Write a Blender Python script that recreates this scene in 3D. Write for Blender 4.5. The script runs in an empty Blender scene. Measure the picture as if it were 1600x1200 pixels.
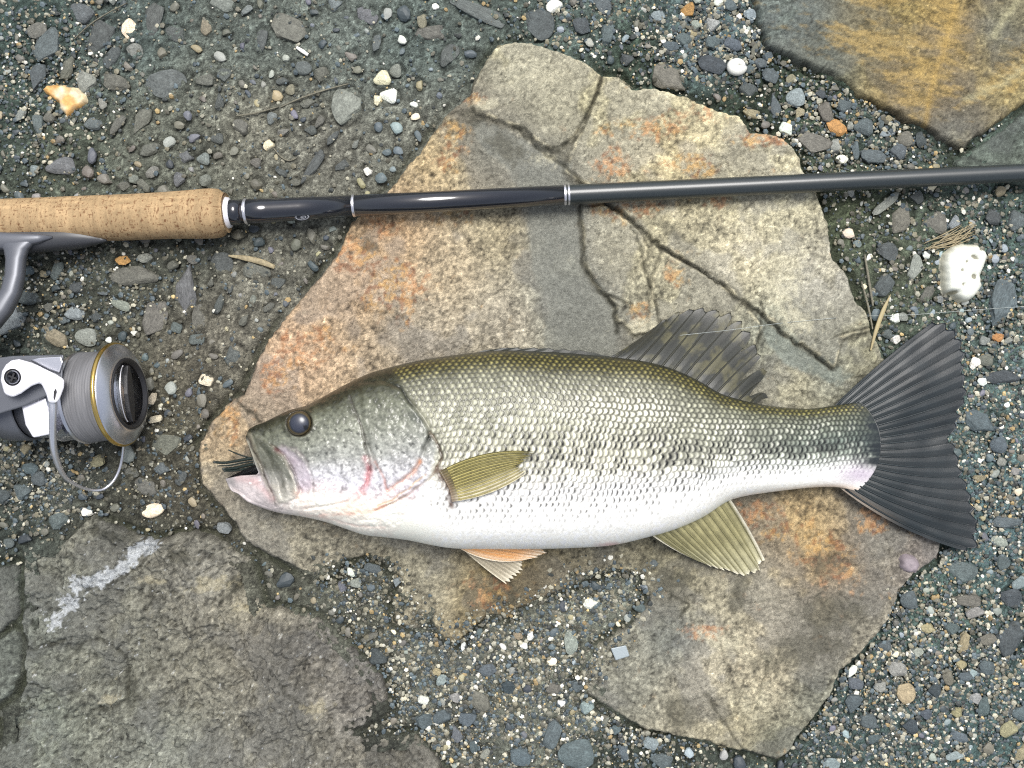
import bpy, math, random
import numpy as np
from mathutils import Vector, Matrix

# ------------------------------------------------------------------ camera, light, exposure
S = 0.00036            # metres per unit of the plan (one unit = 0.36 mm)
HP = 1500.0            # camera height in plan units (0.54 m)
sc = bpy.context.scene
cam_d = bpy.data.cameras.new("camera"); cam = bpy.data.objects.new("camera", cam_d)
sc.collection.objects.link(cam); sc.camera = cam
cam.location = (0, 0, HP * S); cam.rotation_euler = (0, 0, 0)
cam_d.sensor_width = 36.0; cam_d.lens = 18.0 * HP / 800.0
cam_d.clip_start = 0.01; cam_d.clip_end = 100.0

SUN_EL, SUN_AZ = math.radians(68), math.radians(14)      # azimuth from +Y (north) clockwise to +X
w = bpy.data.worlds.new("World"); sc.world = w; w.use_nodes = True
wn = w.node_tree.nodes; wl = w.node_tree.links
sky = wn.new("ShaderNodeTexSky"); sky.sky_type = 'NISHITA'; sky.sun_disc = False
sky.sun_elevation = SUN_EL; sky.sun_rotation = SUN_AZ
sky.air_density = 1.0; sky.dust_density = 4.0; sky.ozone_density = 1.0
bg = wn["Background"]; bg.inputs["Strength"].default_value = 0.085
hs_ = wn.new('ShaderNodeHueSaturation'); hs_.inputs['Saturation'].default_value = 0.5      # thin high cloud whitens the sky
wl.new(sky.outputs[0], hs_.inputs['Color']); wl.new(hs_.outputs[0], bg.inputs[0])
sd_ = bpy.data.lights.new("sun", 'SUN'); sd_.energy = 1.5; sd_.angle = math.radians(28)
sd_.color = (1.0, 0.985, 0.955)
sun = bpy.data.objects.new("sun", sd_); sc.collection.objects.link(sun)
sdir = Vector((math.sin(SUN_AZ) * math.cos(SUN_EL), math.cos(SUN_AZ) * math.cos(SUN_EL), math.sin(SUN_EL)))
sun.rotation_euler = sdir.to_track_quat('Z', 'Y').to_euler(); sun.location = sdir * 3
sc.view_settings.view_transform = 'Standard'; sc.view_settings.look = 'None'
sc.view_settings.exposure = 1.0; sc.view_settings.gamma = 1.0
sc.view_settings.use_curve_mapping = False
sc.cycles.max_bounces = 5; sc.cycles.diffuse_bounces = 3; sc.cycles.use_denoising = False
sc.cycles.filter_width = 1.15

rng = np.random.default_rng(7); random.seed(7)
C = sc.collection

# ------------------------------------------------------------------ helpers
def lin(c):
    c = np.asarray(c, float) / 255.0
    return np.where(c <= 0.04045, c / 12.92, ((c + 0.055) / 1.055) ** 2.4)
def sstep(a, b, x):
    t = np.clip((x - a) / (b - a), 0, 1); return t * t * (3 - 2 * t)
TAB = np.random.default_rng(3).random((512, 512))
def vnoise(x, y, seed=0):
    xi = np.floor(x).astype(np.int64); yi = np.floor(y).astype(np.int64)
    fx = x - xi; fy = y - yi
    fx = fx * fx * (3 - 2 * fx); fy = fy * fy * (3 - 2 * fy)
    a0 = (xi + seed * 37) & 511; a1 = (a0 + 1) & 511; b0 = (yi + seed * 91) & 511; b1 = (b0 + 1) & 511
    return ((TAB[a0, b0] * (1 - fx) + TAB[a1, b0] * fx) * (1 - fy) + (TAB[a0, b1] * (1 - fx) + TAB[a1, b1] * fx) * fy) * 2 - 1
def fbm(x, y, scale, octv=4, seed=0, gain=0.5):
    s = np.zeros_like(x, dtype=float); a = 1.0; f = 1.0 / scale; t = 0
    for o in range(octv):
        ca, sa = math.cos(o * 0.7), math.sin(o * 0.7)
        s += a * vnoise((x * ca + y * sa) * f + 13.7 * o, (-x * sa + y * ca) * f + 7.1 * o, seed + o * 5)
        t += a; a *= gain; f *= 2.03
    return s / t
def seg_dist(x, y, pts, closed=False):
    """distance to a polyline; also the fraction along it"""
    d = np.full(x.shape, 1e9); n = len(pts)
    for i in range(n if closed else n - 1):
        ax, ay = pts[i]; bx, by = pts[(i + 1) % n]
        dx, dy = bx - ax, by - ay; L = dx * dx + dy * dy + 1e-9
        t = np.clip(((x - ax) * dx + (y - ay) * dy) / L, 0, 1)
        d = np.minimum(d, np.hypot(x - ax - t * dx, y - ay - t * dy))
    return d
def inside(x, y, pts):
    r = np.zeros(x.shape, bool); n = len(pts)
    for i in range(n):
        ax, ay = pts[i]; bx, by = pts[(i + 1) % n]
        c = ((ay > y) != (by > y)) & (x < (bx - ax) * (y - ay) / ((by - ay) + 1e-12) + ax)
        r ^= c
    return r
def sdist(x, y, pts):
    d = seg_dist(x, y, pts, True); return np.where(inside(x, y, pts), d, -d)
def idw(x, y, ctrl, p=3.0):
    """smooth field of colours from (x, y, rgb) samples"""
    num = np.zeros(x.shape + (3,)); den = np.zeros(x.shape)
    for cx, cy, c in ctrl:
        wt = 1.0 / ((x - cx) ** 2 + (y - cy) ** 2 + 900.0) ** (p / 2)
        num += wt[..., None] * lin(c); den += wt
    return num / den[..., None]
def interp(x, pts):
    xs = [p[0] for p in pts]; ys = [p[1] for p in pts]
    return np.interp(x, xs, ys)
def smooth_interp(x, pts):
    """monotone-ish cubic through points (Catmull-Rom on a fine resampling)"""
    xs = np.array([p[0] for p in pts], float); ys = np.array([p[1] for p in pts], float)
    m = np.gradient(ys, xs)
    i = np.clip(np.searchsorted(xs, x) - 1, 0, len(xs) - 2)
    h = xs[i + 1] - xs[i]; t = np.clip((x - xs[i]) / h, 0, 1)
    return ((2*t**3 - 3*t**2 + 1) * ys[i] + (t**3 - 2*t**2 + t) * h * m[i] + (-2*t**3 + 3*t**2) * ys[i+1] + (t**3 - t**2) * h * m[i+1])
def flat(px, py, z):          # plan -> world
    return np.stack([(px - 800) * S, (600 - py) * S, z * S], -1)
def seen(px, py, z):          # a point sighted at plan (px, py) from above that stands at height z
    k = (HP - z) / HP
    return np.stack([(px - 800) * k * S, (600 - py) * k * S, z * S], -1)
def seen1(px, py, z):
    k = (HP - z) / HP
    return Vector(((px - 800) * k * S, (600 - py) * k * S, z * S))

def np_mesh(name, co, faces, col=None, smooth=True):
    """faces: (M,3) or (M,4) int array, or a list of such arrays"""
    if not isinstance(faces, list): faces = [faces]
    me = bpy.data.meshes.new(name)
    co = np.ascontiguousarray(co, dtype=np.float32).reshape(-1, 3)
    me.vertices.add(len(co)); me.vertices.foreach_set("co", co.ravel())
    vi = np.concatenate([f.ravel() for f in faces]).astype(np.int32)
    tot = np.concatenate([np.full(len(f), f.shape[1], np.int32) for f in faces])
    st = np.concatenate([[0], np.cumsum(tot)[:-1]]).astype(np.int32)
    me.loops.add(len(vi)); me.loops.foreach_set("vertex_index", vi)
    me.polygons.add(len(tot)); me.polygons.foreach_set("loop_start", st); me.polygons.foreach_set("loop_total", tot)
    me.polygons.foreach_set("use_smooth", np.full(len(tot), smooth, bool))
    me.update(calc_edges=True); me.validate()
    if col is not None:
        at = me.color_attributes.new("tint", 'FLOAT_COLOR', 'POINT')
        c4 = np.ones((len(co), 4), np.float32); c4[:, :3] = np.clip(col.reshape(-1, 3), 0, 1)
        at.data.foreach_set("color", c4.ravel())
    return me
def link(name, me, mat, parent=None):
    o = bpy.data.objects.new(name, me); C.objects.link(o)
    if mat is not None and len(me.materials) == 0: me.materials.append(mat)
    if parent is not None: o.parent = parent
    return o
def tag(o, label=None, cat=None, group=None, kind=None):
    if label: o["label"] = label
    if cat: o["category"] = cat
    if group: o["group"] = group
    if kind: o["kind"] = kind
    return o
def grid_faces(nu, nv, keep=None, wrap=False):
    i = np.arange(nu - 1)[:, None]; j = np.arange(nv if wrap else nv - 1)[None, :]
    a = i * nv + j; b = a + nv; j2 = (j + 1) % nv
    c = (i + 1) * nv + j2; d = i * nv + j2
    f = np.stack([a + 0 * j, b + 0 * j, c, d], -1)
    if keep is not None: f = f[keep]
    return f.reshape(-1, 4)
def compact(co, f, col):
    used = np.zeros(len(co), bool); used[f.ravel()] = True
    idx = np.cumsum(used) - 1
    return co[used], idx[f], (col[used] if col is not None else None)

# ------------------------------------------------------------------ materials
def mat(name, base=(0.5, 0.5, 0.5), rough=0.5, metal=0.0, spec=0.5, attr=None, objcol=False, grain=None, bump=None, coat=0.0, coat_rough=0.1, sheen=0.0, trans=0.0, rough_var=0.0):
    m = bpy.data.materials.new(name); m.use_nodes = True
    nt = m.node_tree; N = nt.nodes; L = nt.links; b = N["Principled BSDF"]
    b.inputs["Roughness"].default_value = rough; b.inputs["Metallic"].default_value = metal
    b.inputs["Specular IOR Level"].default_value = spec
    b.inputs["Coat Weight"].default_value = coat; b.inputs["Coat Roughness"].default_value = coat_rough
    b.inputs["Transmission Weight"].default_value = trans
    tc = N.new("ShaderNodeTexCoord")
    src = None
    if attr:
        a = N.new("ShaderNodeAttribute"); a.attribute_name = attr; src = a.outputs["Color"]
    elif objcol:
        a = N.new("ShaderNodeObjectInfo"); src = a.outputs["Color"]
    else:
        a = N.new("ShaderNodeRGB"); a.outputs[0].default_value = (*base, 1); src = a.outputs[0]
    if grain:
        for gi, (gs, amt) in enumerate(grain):
            n = N.new("ShaderNodeTexNoise"); n.inputs["Scale"].default_value = gs; n.inputs["Detail"].default_value = 3
            L.new(tc.outputs["Object"], n.inputs["Vector"])
            mr = N.new("ShaderNodeMapRange"); mr.inputs["From Min"].default_value = 0.3; mr.inputs["From Max"].default_value = 0.7
            mr.inputs["To Min"].default_value = 1 - amt; mr.inputs["To Max"].default_value = 1 + amt
            L.new(n.outputs["Fac"], mr.inputs["Value"])
            mx = N.new("ShaderNodeVectorMath"); mx.operation = 'SCALE'
            L.new(src, mx.inputs[0]); L.new(mr.outputs[0], mx.inputs["Scale"]); src = mx.outputs[0]
    L.new(src, b.inputs["Base Color"])
    if bump:
        bs, bd, dist = bump
        n = N.new("ShaderNodeTexNoise"); n.inputs["Scale"].default_value = bs; n.inputs["Detail"].default_value = 4; n.inputs["Roughness"].default_value = 0.65
        L.new(tc.outputs["Object"], n.inputs["Vector"])
        bp = N.new("ShaderNodeBump"); bp.inputs["Strength"].default_value = bd; bp.inputs["Distance"].default_value = dist
        L.new(n.outputs["Fac"], bp.inputs["Height"]); L.new(bp.outputs[0], b.inputs["Normal"])
    if rough_var:
        n = N.new("ShaderNodeTexNoise"); n.inputs["Scale"].default_value = 400
        L.new(tc.outputs["Object"], n.inputs["Vector"])
        mr = N.new("ShaderNodeMapRange"); mr.inputs["To Min"].default_value = max(0, rough - rough_var); mr.inputs["To Max"].default_value = min(1, rough + rough_var)
        L.new(n.outputs["Fac"], mr.inputs["Value"]); L.new(mr.outputs[0], b.inputs["Roughness"])
    return m
M_ground = mat("mortar", attr="tint", rough=0.85, spec=0.3, grain=[(1500, 0.45), (600, 0.25)], bump=(1200, 1.0, 0.0012))
M_stone = mat("flagstone", attr="tint", rough=0.75, spec=0.35, grain=[(1500, 0.28), (520, 0.20)], bump=(1100, 1.0, 0.0007))
M_gravel = mat("gravel", attr="tint", rough=0.55, spec=0.5, grain=[(1800, 0.15)])
M_pebble = mat("pebble", objcol=True, rough=0.62, spec=0.4, grain=[(2.6, 0.28), (9, 0.30), (28, .22)], bump=(7, 0.7, 0.0009))
M_pebrough = mat("rough_pebble", objcol=True, rough=0.8, spec=0.3, grain=[(1000, 0.3), (300, 0.25)], bump=(700, 0.9, 0.0008))
M_skin = mat("fish_skin", attr="tint", rough=0.34, spec=0.6, metal=0.0, coat=0.12, coat_rough=0.15, grain=[(1500, 0.12)], bump=(1600, 0.25, 0.0003))
M_fin = mat("fin_membrane", attr="tint", rough=0.42, spec=0.5, grain=[(1300, 0.15)], bump=(1500, 0.3, 0.0003))
M_eye = mat("eye_gloss", attr="tint", rough=0.3, spec=0.6, coat=0.4, coat_rough=0.22)
M_cork = mat("cork", attr="tint", rough=0.8, spec=0.25, grain=[(1500, 0.12)], bump=(1500, 0.4, 0.0003))
M_seat = mat("reel_seat_grey", base=(0.045, 0.047, 0.052), rough=0.38, spec=0.5, grain=[(2500, 0.12)])
M_stem = mat("stem_grey", base=(0.13, 0.137, 0.155), rough=0.36, metal=0.4, spec=0.5, grain=[(2500, 0.06)])
M_black = mat("black_gloss", base=(0.012, 0.014, 0.020), rough=0.14, spec=0.6, coat=0.8, coat_rough=0.06, rough_var=0.05)
M_blank = mat("blank_grey", base=(0.022, 0.029, 0.031), rough=0.36, spec=0.6, coat=0.3, coat_rough=0.15)
M_silver = mat("silver", base=(0.72, 0.72, 0.76), rough=0.28, metal=0.85)
M_satin = mat("satin_silver", base=(0.60, 0.61, 0.66), rough=0.27, metal=0.95, grain=[(1500, 0.05)])
M_white = mat("pearl_silver", base=(0.88, 0.87, 0.92), rough=0.34, metal=0.25, spec=0.6)
M_gold = mat("gold", base=(0.62, 0.44, 0.14), rough=0.25, metal=0.95)
M_knob = mat("black_plastic", base=(0.018, 0.018, 0.02), rough=0.4, spec=0.5, bump=(1200, 0.3, 0.0004))
M_line = mat("wound_line", attr="tint", rough=0.5, spec=0.5)
M_lure = mat("lure_rubber", base=(0.012, 0.02, 0.016), rough=0.4)
M_straw = mat("straw", base=(0.30, 0.25, 0.15), rough=0.7, grain=[(700, 0.3)])
M_root = mat("root", base=(0.16, 0.15, 0.11), rough=0.85, grain=[(900, 0.3)])
M_mono = mat("clear_line", base=(0.6, 0.65, 0.62), rough=0.25, spec=0.6, trans=0.35)
M_glass = mat("milky_glass", base=(0.40, 0.46, 0.48), rough=0.35, spec=0.5, trans=0.25)

# ------------------------------------------------------------------ outlines of the flagstones (plan units)
MAIN = [(765,87),(776,70),(805,66),(828,66),(870,80),(898,89),(919,101),(940,119),(968,121),(989,140),(1024,138),(1066,150),(1085,159),
 (1120,172),(1155,182),(1173,206),(1215,212),(1236,228),(1250,248),(1257,273),(1278,308),(1294,353),(1302,405),(1325,432),(1337,474),
 (1351,484),(1358,512),(1378,555),(1420,620),(1450,700),(1470,790),(1472,850),(1463,874),(1425,899),(1404,920),(1400,948),(1376,986),(1348,1021),
 (1313,1049),(1295,1088),(1264,1130),(1229,1175),(1215,1186),(1155,1173),(1110,1162),(1045,1147),(1006,1140),(957,1112),(922,1088),
 (900,1060),(930,1010),(985,975),(1012,935),(1000,900),(960,890),(900,915),(850,935),(812,950),(798,966),(765,962),(735,985),(712,1010),
 (690,1000),(672,972),(650,988),(615,972),(612,940),(628,910),(600,882),(570,868),(540,876),(525,899),(500,905),(483,902),(434,874),(385,846),(360,811),(343,792),
 (315,757),(311,726),(311,691),(330,660),(364,624),(381,617),(388,595),(395,579),(406,554),(437,505),(490,442),(527,395),(551,346),(614,290),
 (695,182),(723,157),(733,147),(737,133)]
UPRIGHT = [(1165,-160),(1172,0),(1190,55),(1197,77),(1236,95),(1299,122),(1348,154),(1404,185),(1446,206),(1481,228),(1503,233),(1600,162),(1800,20),(1800,-160)]
RIGHTST = [(1510,240),(1604,170),(1800,30),(1800,290),(1640,300),(1560,285),(1500,262),(1488,250)]
BIGGREY = [(35,857),(63,846),(101,845),(125,822),(147,804),(175,818),(210,832),(245,843),(301,829),(330,836),(364,853),(395,878),(404,910),(412,945),
 (450,952),(500,965),(540,1000),(572,1030),(600,1058),(610,1110),(590,1128),(558,1142),(566,1152),(600,1150),(650,1146),(672,1168),(700,1210),(720,1400),(40,1400),
 (0,1300),(-20,1200),(4,1150),(0,1110),(32,1088),(44,1062),(42,1010),(36,960),(37,900)]
LEFTA = [(-160,880),(0,884),(22,880),(31,890),(32,930),(33,950),(25,968),(0,988),(-160,1040)]
LEFTB = [(-160,1055),(0,998),(22,984),(35,990),(38,1020),(38,1050),(22,1082),(0,1100),(-60,1130),(-160,1140)]
STONES = [MAIN, UPRIGHT, RIGHTST, BIGGREY, LEFTA, LEFTB]

MAIN_C = [(800,110,(160,156,128)),(880,170,(166,161,130)),(1000,180,(160,155,127)),(740,190,(128,122,102)),(680,250,(166,150,116)),(760,230,(122,122,108)),
 (840,275,(114,115,106)),(620,360,(168,146,116)),(560,430,(170,148,118)),(450,560,(166,146,122)),(700,420,(158,146,122)),(780,370,(152,143,117)),(870,380,(122,124,114)),
 (880,450,(122,125,116)),(900,510,(124,126,116)),(650,510,(150,143,126)),(780,500,(146,140,124)),(960,390,(160,155,128)),(1050,250,(166,156,124)),(1150,280,(162,157,130)),(1230,330,(166,162,138)),
 (1280,420,(160,157,140)),(1150,400,(166,160,136)),(1080,470,(150,146,122)),(1250,590,(140,136,114)),(1200,525,(122,125,112)),(1290,585,(120,123,112)),(350,680,(150,136,112)),(340,740,(140,131,110)),
 (420,830,(134,130,114)),(500,870,(132,128,112)),(650,900,(136,132,114)),(780,925,(112,98,64)),(1050,890,(112,108,88)),(1150,930,(148,143,122)),(1250,830,(156,136,98)),
 (1300,880,(124,106,78)),(1380,850,(124,121,108)),(1430,870,(124,118,112)),(1350,960,(122,119,106)),(1200,980,(152,145,124)),(1100,1050,(158,152,132)),(1200,1060,(164,156,132)),
 (1050,1000,(106,110,104)),(980,1060,(120,120,108)),(1260,1000,(124,120,106)),(1265,1080,(112,114,102)),(1150,1130,(146,140,116)),(1215,1160,(110,112,96)),(1350,560,(130,128,106))]
UR_C = [(1250,30,(98,107,100)),(1350,60,(128,117,78)),(1420,120,(142,122,76)),(1290,95,(98,104,92)),(1460,150,(122,106,74)),(1550,50,(104,104,88)),(1480,50,(150,126,74)),
 (1585,130,(132,120,82)),(1480,205,(98,98,88)),(1400,20,(135,120,76)),(1200,30,(92,100,95)),(1700,50,(110,105,85))]
RS_C = [(1560,220,(84,92,84)),(1600,260,(88,96,86)),(1700,200,(90,96,86))]
BG_C = [(100,900,(98,103,90)),(60,980,(86,94,84)),(190,960,(92,94,80)),(330,900,(112,112,100)),(270,860,(84,84,72)),(150,1060,(94,98,84)),(60,1120,(96,106,92)),(300,1050,(100,100,84)),
 (400,1000,(98,95,80)),(500,1020,(90,88,78)),(560,1090,(94,92,84)),(450,1150,(104,104,90)),(250,1170,(98,104,92)),(380,940,(115,112,92)),(620,1180,(96,94,78)),(120,840,(92,94,80))]
GROUND_C = [(50,50,(58,70,62)),(20,170,(54,64,55)),(200,50,(84,92,84)),(400,60,(88,92,82)),(400,200,(112,108,92)),(250,220,(98,98,84)),(100,230,(72,76,62)),(560,60,(92,96,86)),
 (640,220,(106,104,90)),(640,60,(86,93,84)),(900,30,(84,94,84)),(1000,90,(56,66,52)),(1100,60,(88,102,98)),(1250,150,(56,66,50)),(1180,150,(46,54,40)),(1380,200,(72,82,72)),
 (1320,320,(66,70,50)),(1400,420,(76,80,62)),(1550,400,(74,88,78)),(1560,620,(80,94,86)),(1560,800,(78,95,92)),(1450,960,(74,88,78)),(1400,1100,(64,76,70)),(1550,1150,(70,86,80)),
 (1000,1180,(56,60,50)),(700,1050,(92,92,80)),(850,1050,(98,98,84)),(560,940,(84,83,70)),(300,380,(70,71,60)),(150,430,(66,67,56)),(400,460,(112,107,92)),(350,520,(98,92,78)),
 (300,590,(86,80,66)),(250,660,(78,73,58)),(300,760,(74,69,56)),(100,740,(68,69,60)),(200,820,(70,68,56)),(20,820,(58,62,54)),(520,240,(110,106,92)),(860,960,(104,103,88)),(560,1150,(50,50,42)),(0,600,(60,66,58))]

# ------------------------------------------------------------------ pebble list (plan units): x, y, half length, half width, turn in degrees, colour key
# b blue grey, d dark slate, g grey brown, l light grey, w white, t tan, o orange, p purple grey, q pale blue, s white stone with warm tint
PEB = """58 120 24 13 80 d;75 72 30 20 55 b;58 47 17 13 30 g;157 58 32 21 55 d;238 35 31 17 75 d;202 44 16 13 -70 s;128 21 22 15 -30 b;322 42 14 10 -70 t;273 52 16 13 0 d;408 65 20 11 80 d
259 133 33 24 0 b;210 80 13 12 0 l;175 89 19 11 70 d;105 105 25 11 70 g;136 128 18 15 80 l;160 163 11 7 -60 l;318 124 17 12 0 g;350 117 13 12 0 d;471 105 17 12 -10 b;502 117 12 12 0 g
441 127 10 6 0 d;455 140 9 9 0 t;541 165 31 24 80 l;425 184 11 9 70 q;420 227 9 9 0 s;444 206 11 6 10 l;485 203 11 8 0 d;376 198 14 12 -60 g;340 217 12 10 0 d;290 243 12 12 0 p
319 249 12 11 0 q;238 270 12 8 30 l;280 280 13 9 80 p;208 279 9 8 0 l;192 290 11 8 0 g;224 290 13 8 -30 g;320 283 10 10 0 l;147 194 15 11 0 b;60 192 18 9 -80 b;78 184 10 9 0 g
33 178 13 8 60 l;98 261 26 16 10 p;54 266 10 8 80 q;185 192 21 7 55 g;220 189 25 12 60 g;234 233 17 11 25 g;490 260 34 8 55 d;535 259 13 8 30 d;343 157 15 8 80 d;178 130 24 14 -25 g
385 16 11 7 40 q;350 7 22 13 0 l;452 42 30 22 -20 g;525 7 13 11 0 q;748 18 50 15 -22 b;840 38 27 24 -20 d;866 10 14 11 10 w;907 40 15 14 0 d;949 54 18 11 85 b;588 68 15 7 85 b
598 123 15 14 20 s;620 110 11 11 0 l;609 150 16 14 -10 w;590 156 9 7 80 s;574 267 8 7 -50 w;660 33 12 9 70 t;702 87 21 13 65 d;674 52 26 14 0 g;1045 119 32 22 -25 g;940 8 17 12 -30 b
1027 25 12 9 20 q;982 93 12 10 0 d;1069 63 14 11 0 b;1075 17 13 11 40 o;1140 10 13 10 -30 b;1171 24 10 9 0 q;1154 26 5 5 0 w;1122 5 8 6 0 w;1115 38 13 12 0 l;1087 38 9 9 0 l
1112 66 13 11 0 b;1047 72 14 8 0 b;1082 52 7 6 0 t;1145 70 14 11 0 b;1180 77 13 6 80 g;1199 88 9 8 0 b;1113 102 23 14 -5 d;1204 119 13 12 0 b;1189 100 11 9 0 b
1171 108 9 8 0 b;1236 124 9 8 0 t;1245 152 17 15 0 q;1171 142 16 12 0 d;1211 165 19 9 -75 b;1175 178 15 8 -20 t;1229 201 13 11 -60 w;1248 177 10 8 60 t;1281 147 10 8 0 d;1290 175 17 14 80 g
1318 165 12 11 0 b;1308 200 19 14 -25 o;1329 196 8 6 80 l;1350 200 17 15 0 b;1271 224 29 17 -18 g;1306 228 11 9 60 l;1316 250 10 8 0 w;1337 235 15 7 85 b;1376 193 11 5 85 b;1388 186 8 7 0 t
1385 209 14 5 10 q;1415 217 14 13 0 g;1439 219 13 10 80 d;1365 244 21 12 0 b;1404 238 15 13 0 b;1385 318 27 7 42 l;1407 340 29 17 65 g;1462 350 21 20 0 g;1491 348 12 9 60 q;1432 308 12 11 0 d
1553 340 15 14 0 d;1590 345 18 16 60 b;1386 394 17 15 0 d;1430 417 22 13 75 l;1448 399 7 7 0 w;1339 381 7 6 0 q;1565 472 44 24 72 b;1449 460 15 10 80 g;1381 446 18 14 70 d;1467 468 7 6 0 l
1558 528 12 7 0 o;1537 532 9 8 0 l;1575 532 7 6 0 l;1523 565 10 8 50 w;1533 596 9 7 10 w;1565 590 28 12 -5 d;1530 656 29 19 -20 b;1561 694 15 14 0 b;1565 722 9 8 0 l;1586 736 9 7 0 l
1530 747 11 6 0 t;1540 562 15 10 0 g;1387 523 9 9 0 b;1399 498 9 9 0 w;1399 530 9 8 0 w;1411 495 8 7 0 l;1505 895 25 19 0 b;1561 846 13 9 0 l;1570 815 25 10 0 b;1565 881 16 12 80 b
1593 911 14 12 0 q;1579 935 18 16 0 d;1421 936 15 15 0 b;1523 957 15 10 0 l;1511 938 22 11 0 g;1580 995 32 20 60 d;1539 999 16 10 20 g;1505 1004 18 8 85 t;1400 1046 16 13 -30 l
1411 1081 18 18 0 t;1376 1074 11 10 0 l;1337 1067 12 10 0 p;1330 1048 12 7 60 w;1330 1098 17 14 80 b;1355 1126 15 13 0 b;1481 1058 12 10 80 g;1505 1056 13 8 0 b;1519 1051 7 7 0 q
1502 1039 9 8 0 t;1540 1042 14 12 0 b;1460 1079 12 11 0 d;1432 1018 11 8 0 l;1575 1139 15 14 0 t;1491 1181 15 8 0 q;1498 1151 14 10 0 b;1596 1116 16 13 0 b;1495 1114 9 9 0 t
1537 1105 17 10 70 b;1523 1091 10 9 0 l;1421 1133 14 13 0 d;1446 1116 10 9 0 b;1297 1193 15 9 0 q;1365 1154 12 7 0 b;1594 1175 16 11 70 t;1449 981 13 9 0 t;1488 983 13 11 0 b;1383 1009 11 9 0 b
593 1028 18 14 -30 d;578 995 15 5 30 g;548 895 9 6 -50 w;620 909 9 7 80 q;534 916 9 6 -60 p;555 911 10 8 0 l;583 888 14 9 0 b;921 941 13 10 20 w;1017 880 18 15 -20 b;1013 916 14 11 0 q
1001 951 10 8 0 b;893 1004 20 12 85 l;828 993 9 6 80 w;725 1009 8 5 85 w;819 1009 7 6 0 w;809 993 8 6 0 t;761 1046 15 10 20 b;690 1063 10 8 60 q;683 1049 7 6 0 t;793 1074 12 11 0 d
866 1076 13 10 0 g;901 1070 13 10 -20 b;662 1093 9 7 0 w;711 1090 9 8 0 l;749 1095 18 17 0 g;662 1125 17 14 -10 b;730 1123 15 13 0 b;691 1120 15 12 0 b;714 1146 16 9 -70 p;740 1165 11 8 -70 b
863 1147 23 13 80 b;814 1182 17 15 0 b;905 1175 33 24 0 b;1034 1189 20 12 -10 b;758 1177 10 6 60 l;919 1105 13 11 0 q;1017 1161 12 10 0 q;877 1098 7 6 0 w;964 1140 9 8 0 b;975 1175 13 8 -70 b
287 458 45 20 88 p;241 498 31 20 85 g;210 432 38 17 -5 g;119 490 17 12 0 q;192 477 19 8 -20 l;89 423 15 10 80 b;68 428 7 6 0 t;191 407 12 8 15 o;226 404 12 8 0 l;84 526 25 15 -15 t
138 526 20 15 -10 l;171 531 6 5 0 w;210 521 6 5 0 w;18 500 28 20 60 q;44 465 19 13 0 b;346 411 18 17 0 d;399 423 25 14 -10 g;434 442 12 10 0 d;312 498 23 12 80 g;343 474 17 7 75 d
322 594 12 10 0 s;276 512 9 9 0 b;308 530 13 9 20 b;252 730 15 12 0 b;259 694 24 19 0 g;283 747 12 9 80 d;227 761 19 15 0 g;234 798 23 12 15 s;135 800 10 7 0 w;38 768 18 14 0 b
7 775 16 14 0 d;45 731 16 10 0 b;63 747 13 12 0 b;237 624 11 7 70 s;91 815 16 14 0 b;12 848 11 9 0 b;350 825 12 9 -10 q;243 655 12 6 20 s;205 738 12 9 0 g;150 722 14 10 20 t
31 565 16 10 0 d;120 450 12 10 0 d;160 455 10 8 0 b;75 480 10 8 0 g;100 500 9 7 0 b;150 495 10 9 0 d;270 415 9 8 0 g;300 405 10 8 0 g;380 500 12 7 60 g;420 480 10 6 50 g
360 450 9 5 80 d;395 470 11 5 70 l;330 440 8 5 70 g;480 160 14 8 20 g;500 190 12 6 60 g;520 215 14 6 50 d;555 225 9 5 60 l;440 270 12 6 -30 d;400 255 10 8 0 g;460 285 10 6 0 g""".replace("\n", ";")
pebs = []
for row in PEB.split(";"):
    p = row.split(); pebs.append([float(v) for v in p[:5]] + [p[5]])
PCOL = {'b': (84,95,98), 'd': (62,70,74), 'g': (104,102,92), 'l': (144,147,139), 'w': (224,225,217), 't': (150,141,112), 'o': (168,128,78), 'p': (98,100,108), 'q': (136,148,150), 's': (222,212,184)}

def stones_sd(x, y):
    d = np.full(x.shape, -1e9)
    for st in STONES: d = np.maximum(d, sdist(x, y, st))
    return d
# random smaller pebbles in the gaps
px0 = np.array([[p[0], p[1], max(p[2], p[3])] for p in pebs])
cand = np.stack([rng.uniform(-150, 1750, 26000), rng.uniform(-150, 1350, 26000)], -1)
csd = stones_sd(cand[:, 0], cand[:, 1]); cand = cand[csd < -9]
def gravelly(x, y):
    """0 in firm mortar .. 1 in loose gravel"""
    g = np.zeros(x.shape)
    for cx, cy, rx, ry, a in [(760,1050,230,130,1),(900,930,160,70,.9),(1450,1090,230,190,1),(1540,700,120,420,.8),(1120,50,150,90,1),(1330,200,170,110,.75),(560,920,60,60,.9),(60,740,110,90,.8),
                              (120,450,170,90,.45),(60,120,130,160,.5),(1450,400,160,150,.4),(850,1150,330,60,.9),(250,700,90,130,.35),(930,30,120,60,.6)]:
        g = np.maximum(g, a * np.exp(-(((x - cx) / rx) ** 2 + ((y - cy) / ry) ** 2) ** 1.6 * 0.8))
    return g
acc = [tuple(r) for r in px0]; ax = np.array(acc)
extra = []
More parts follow.
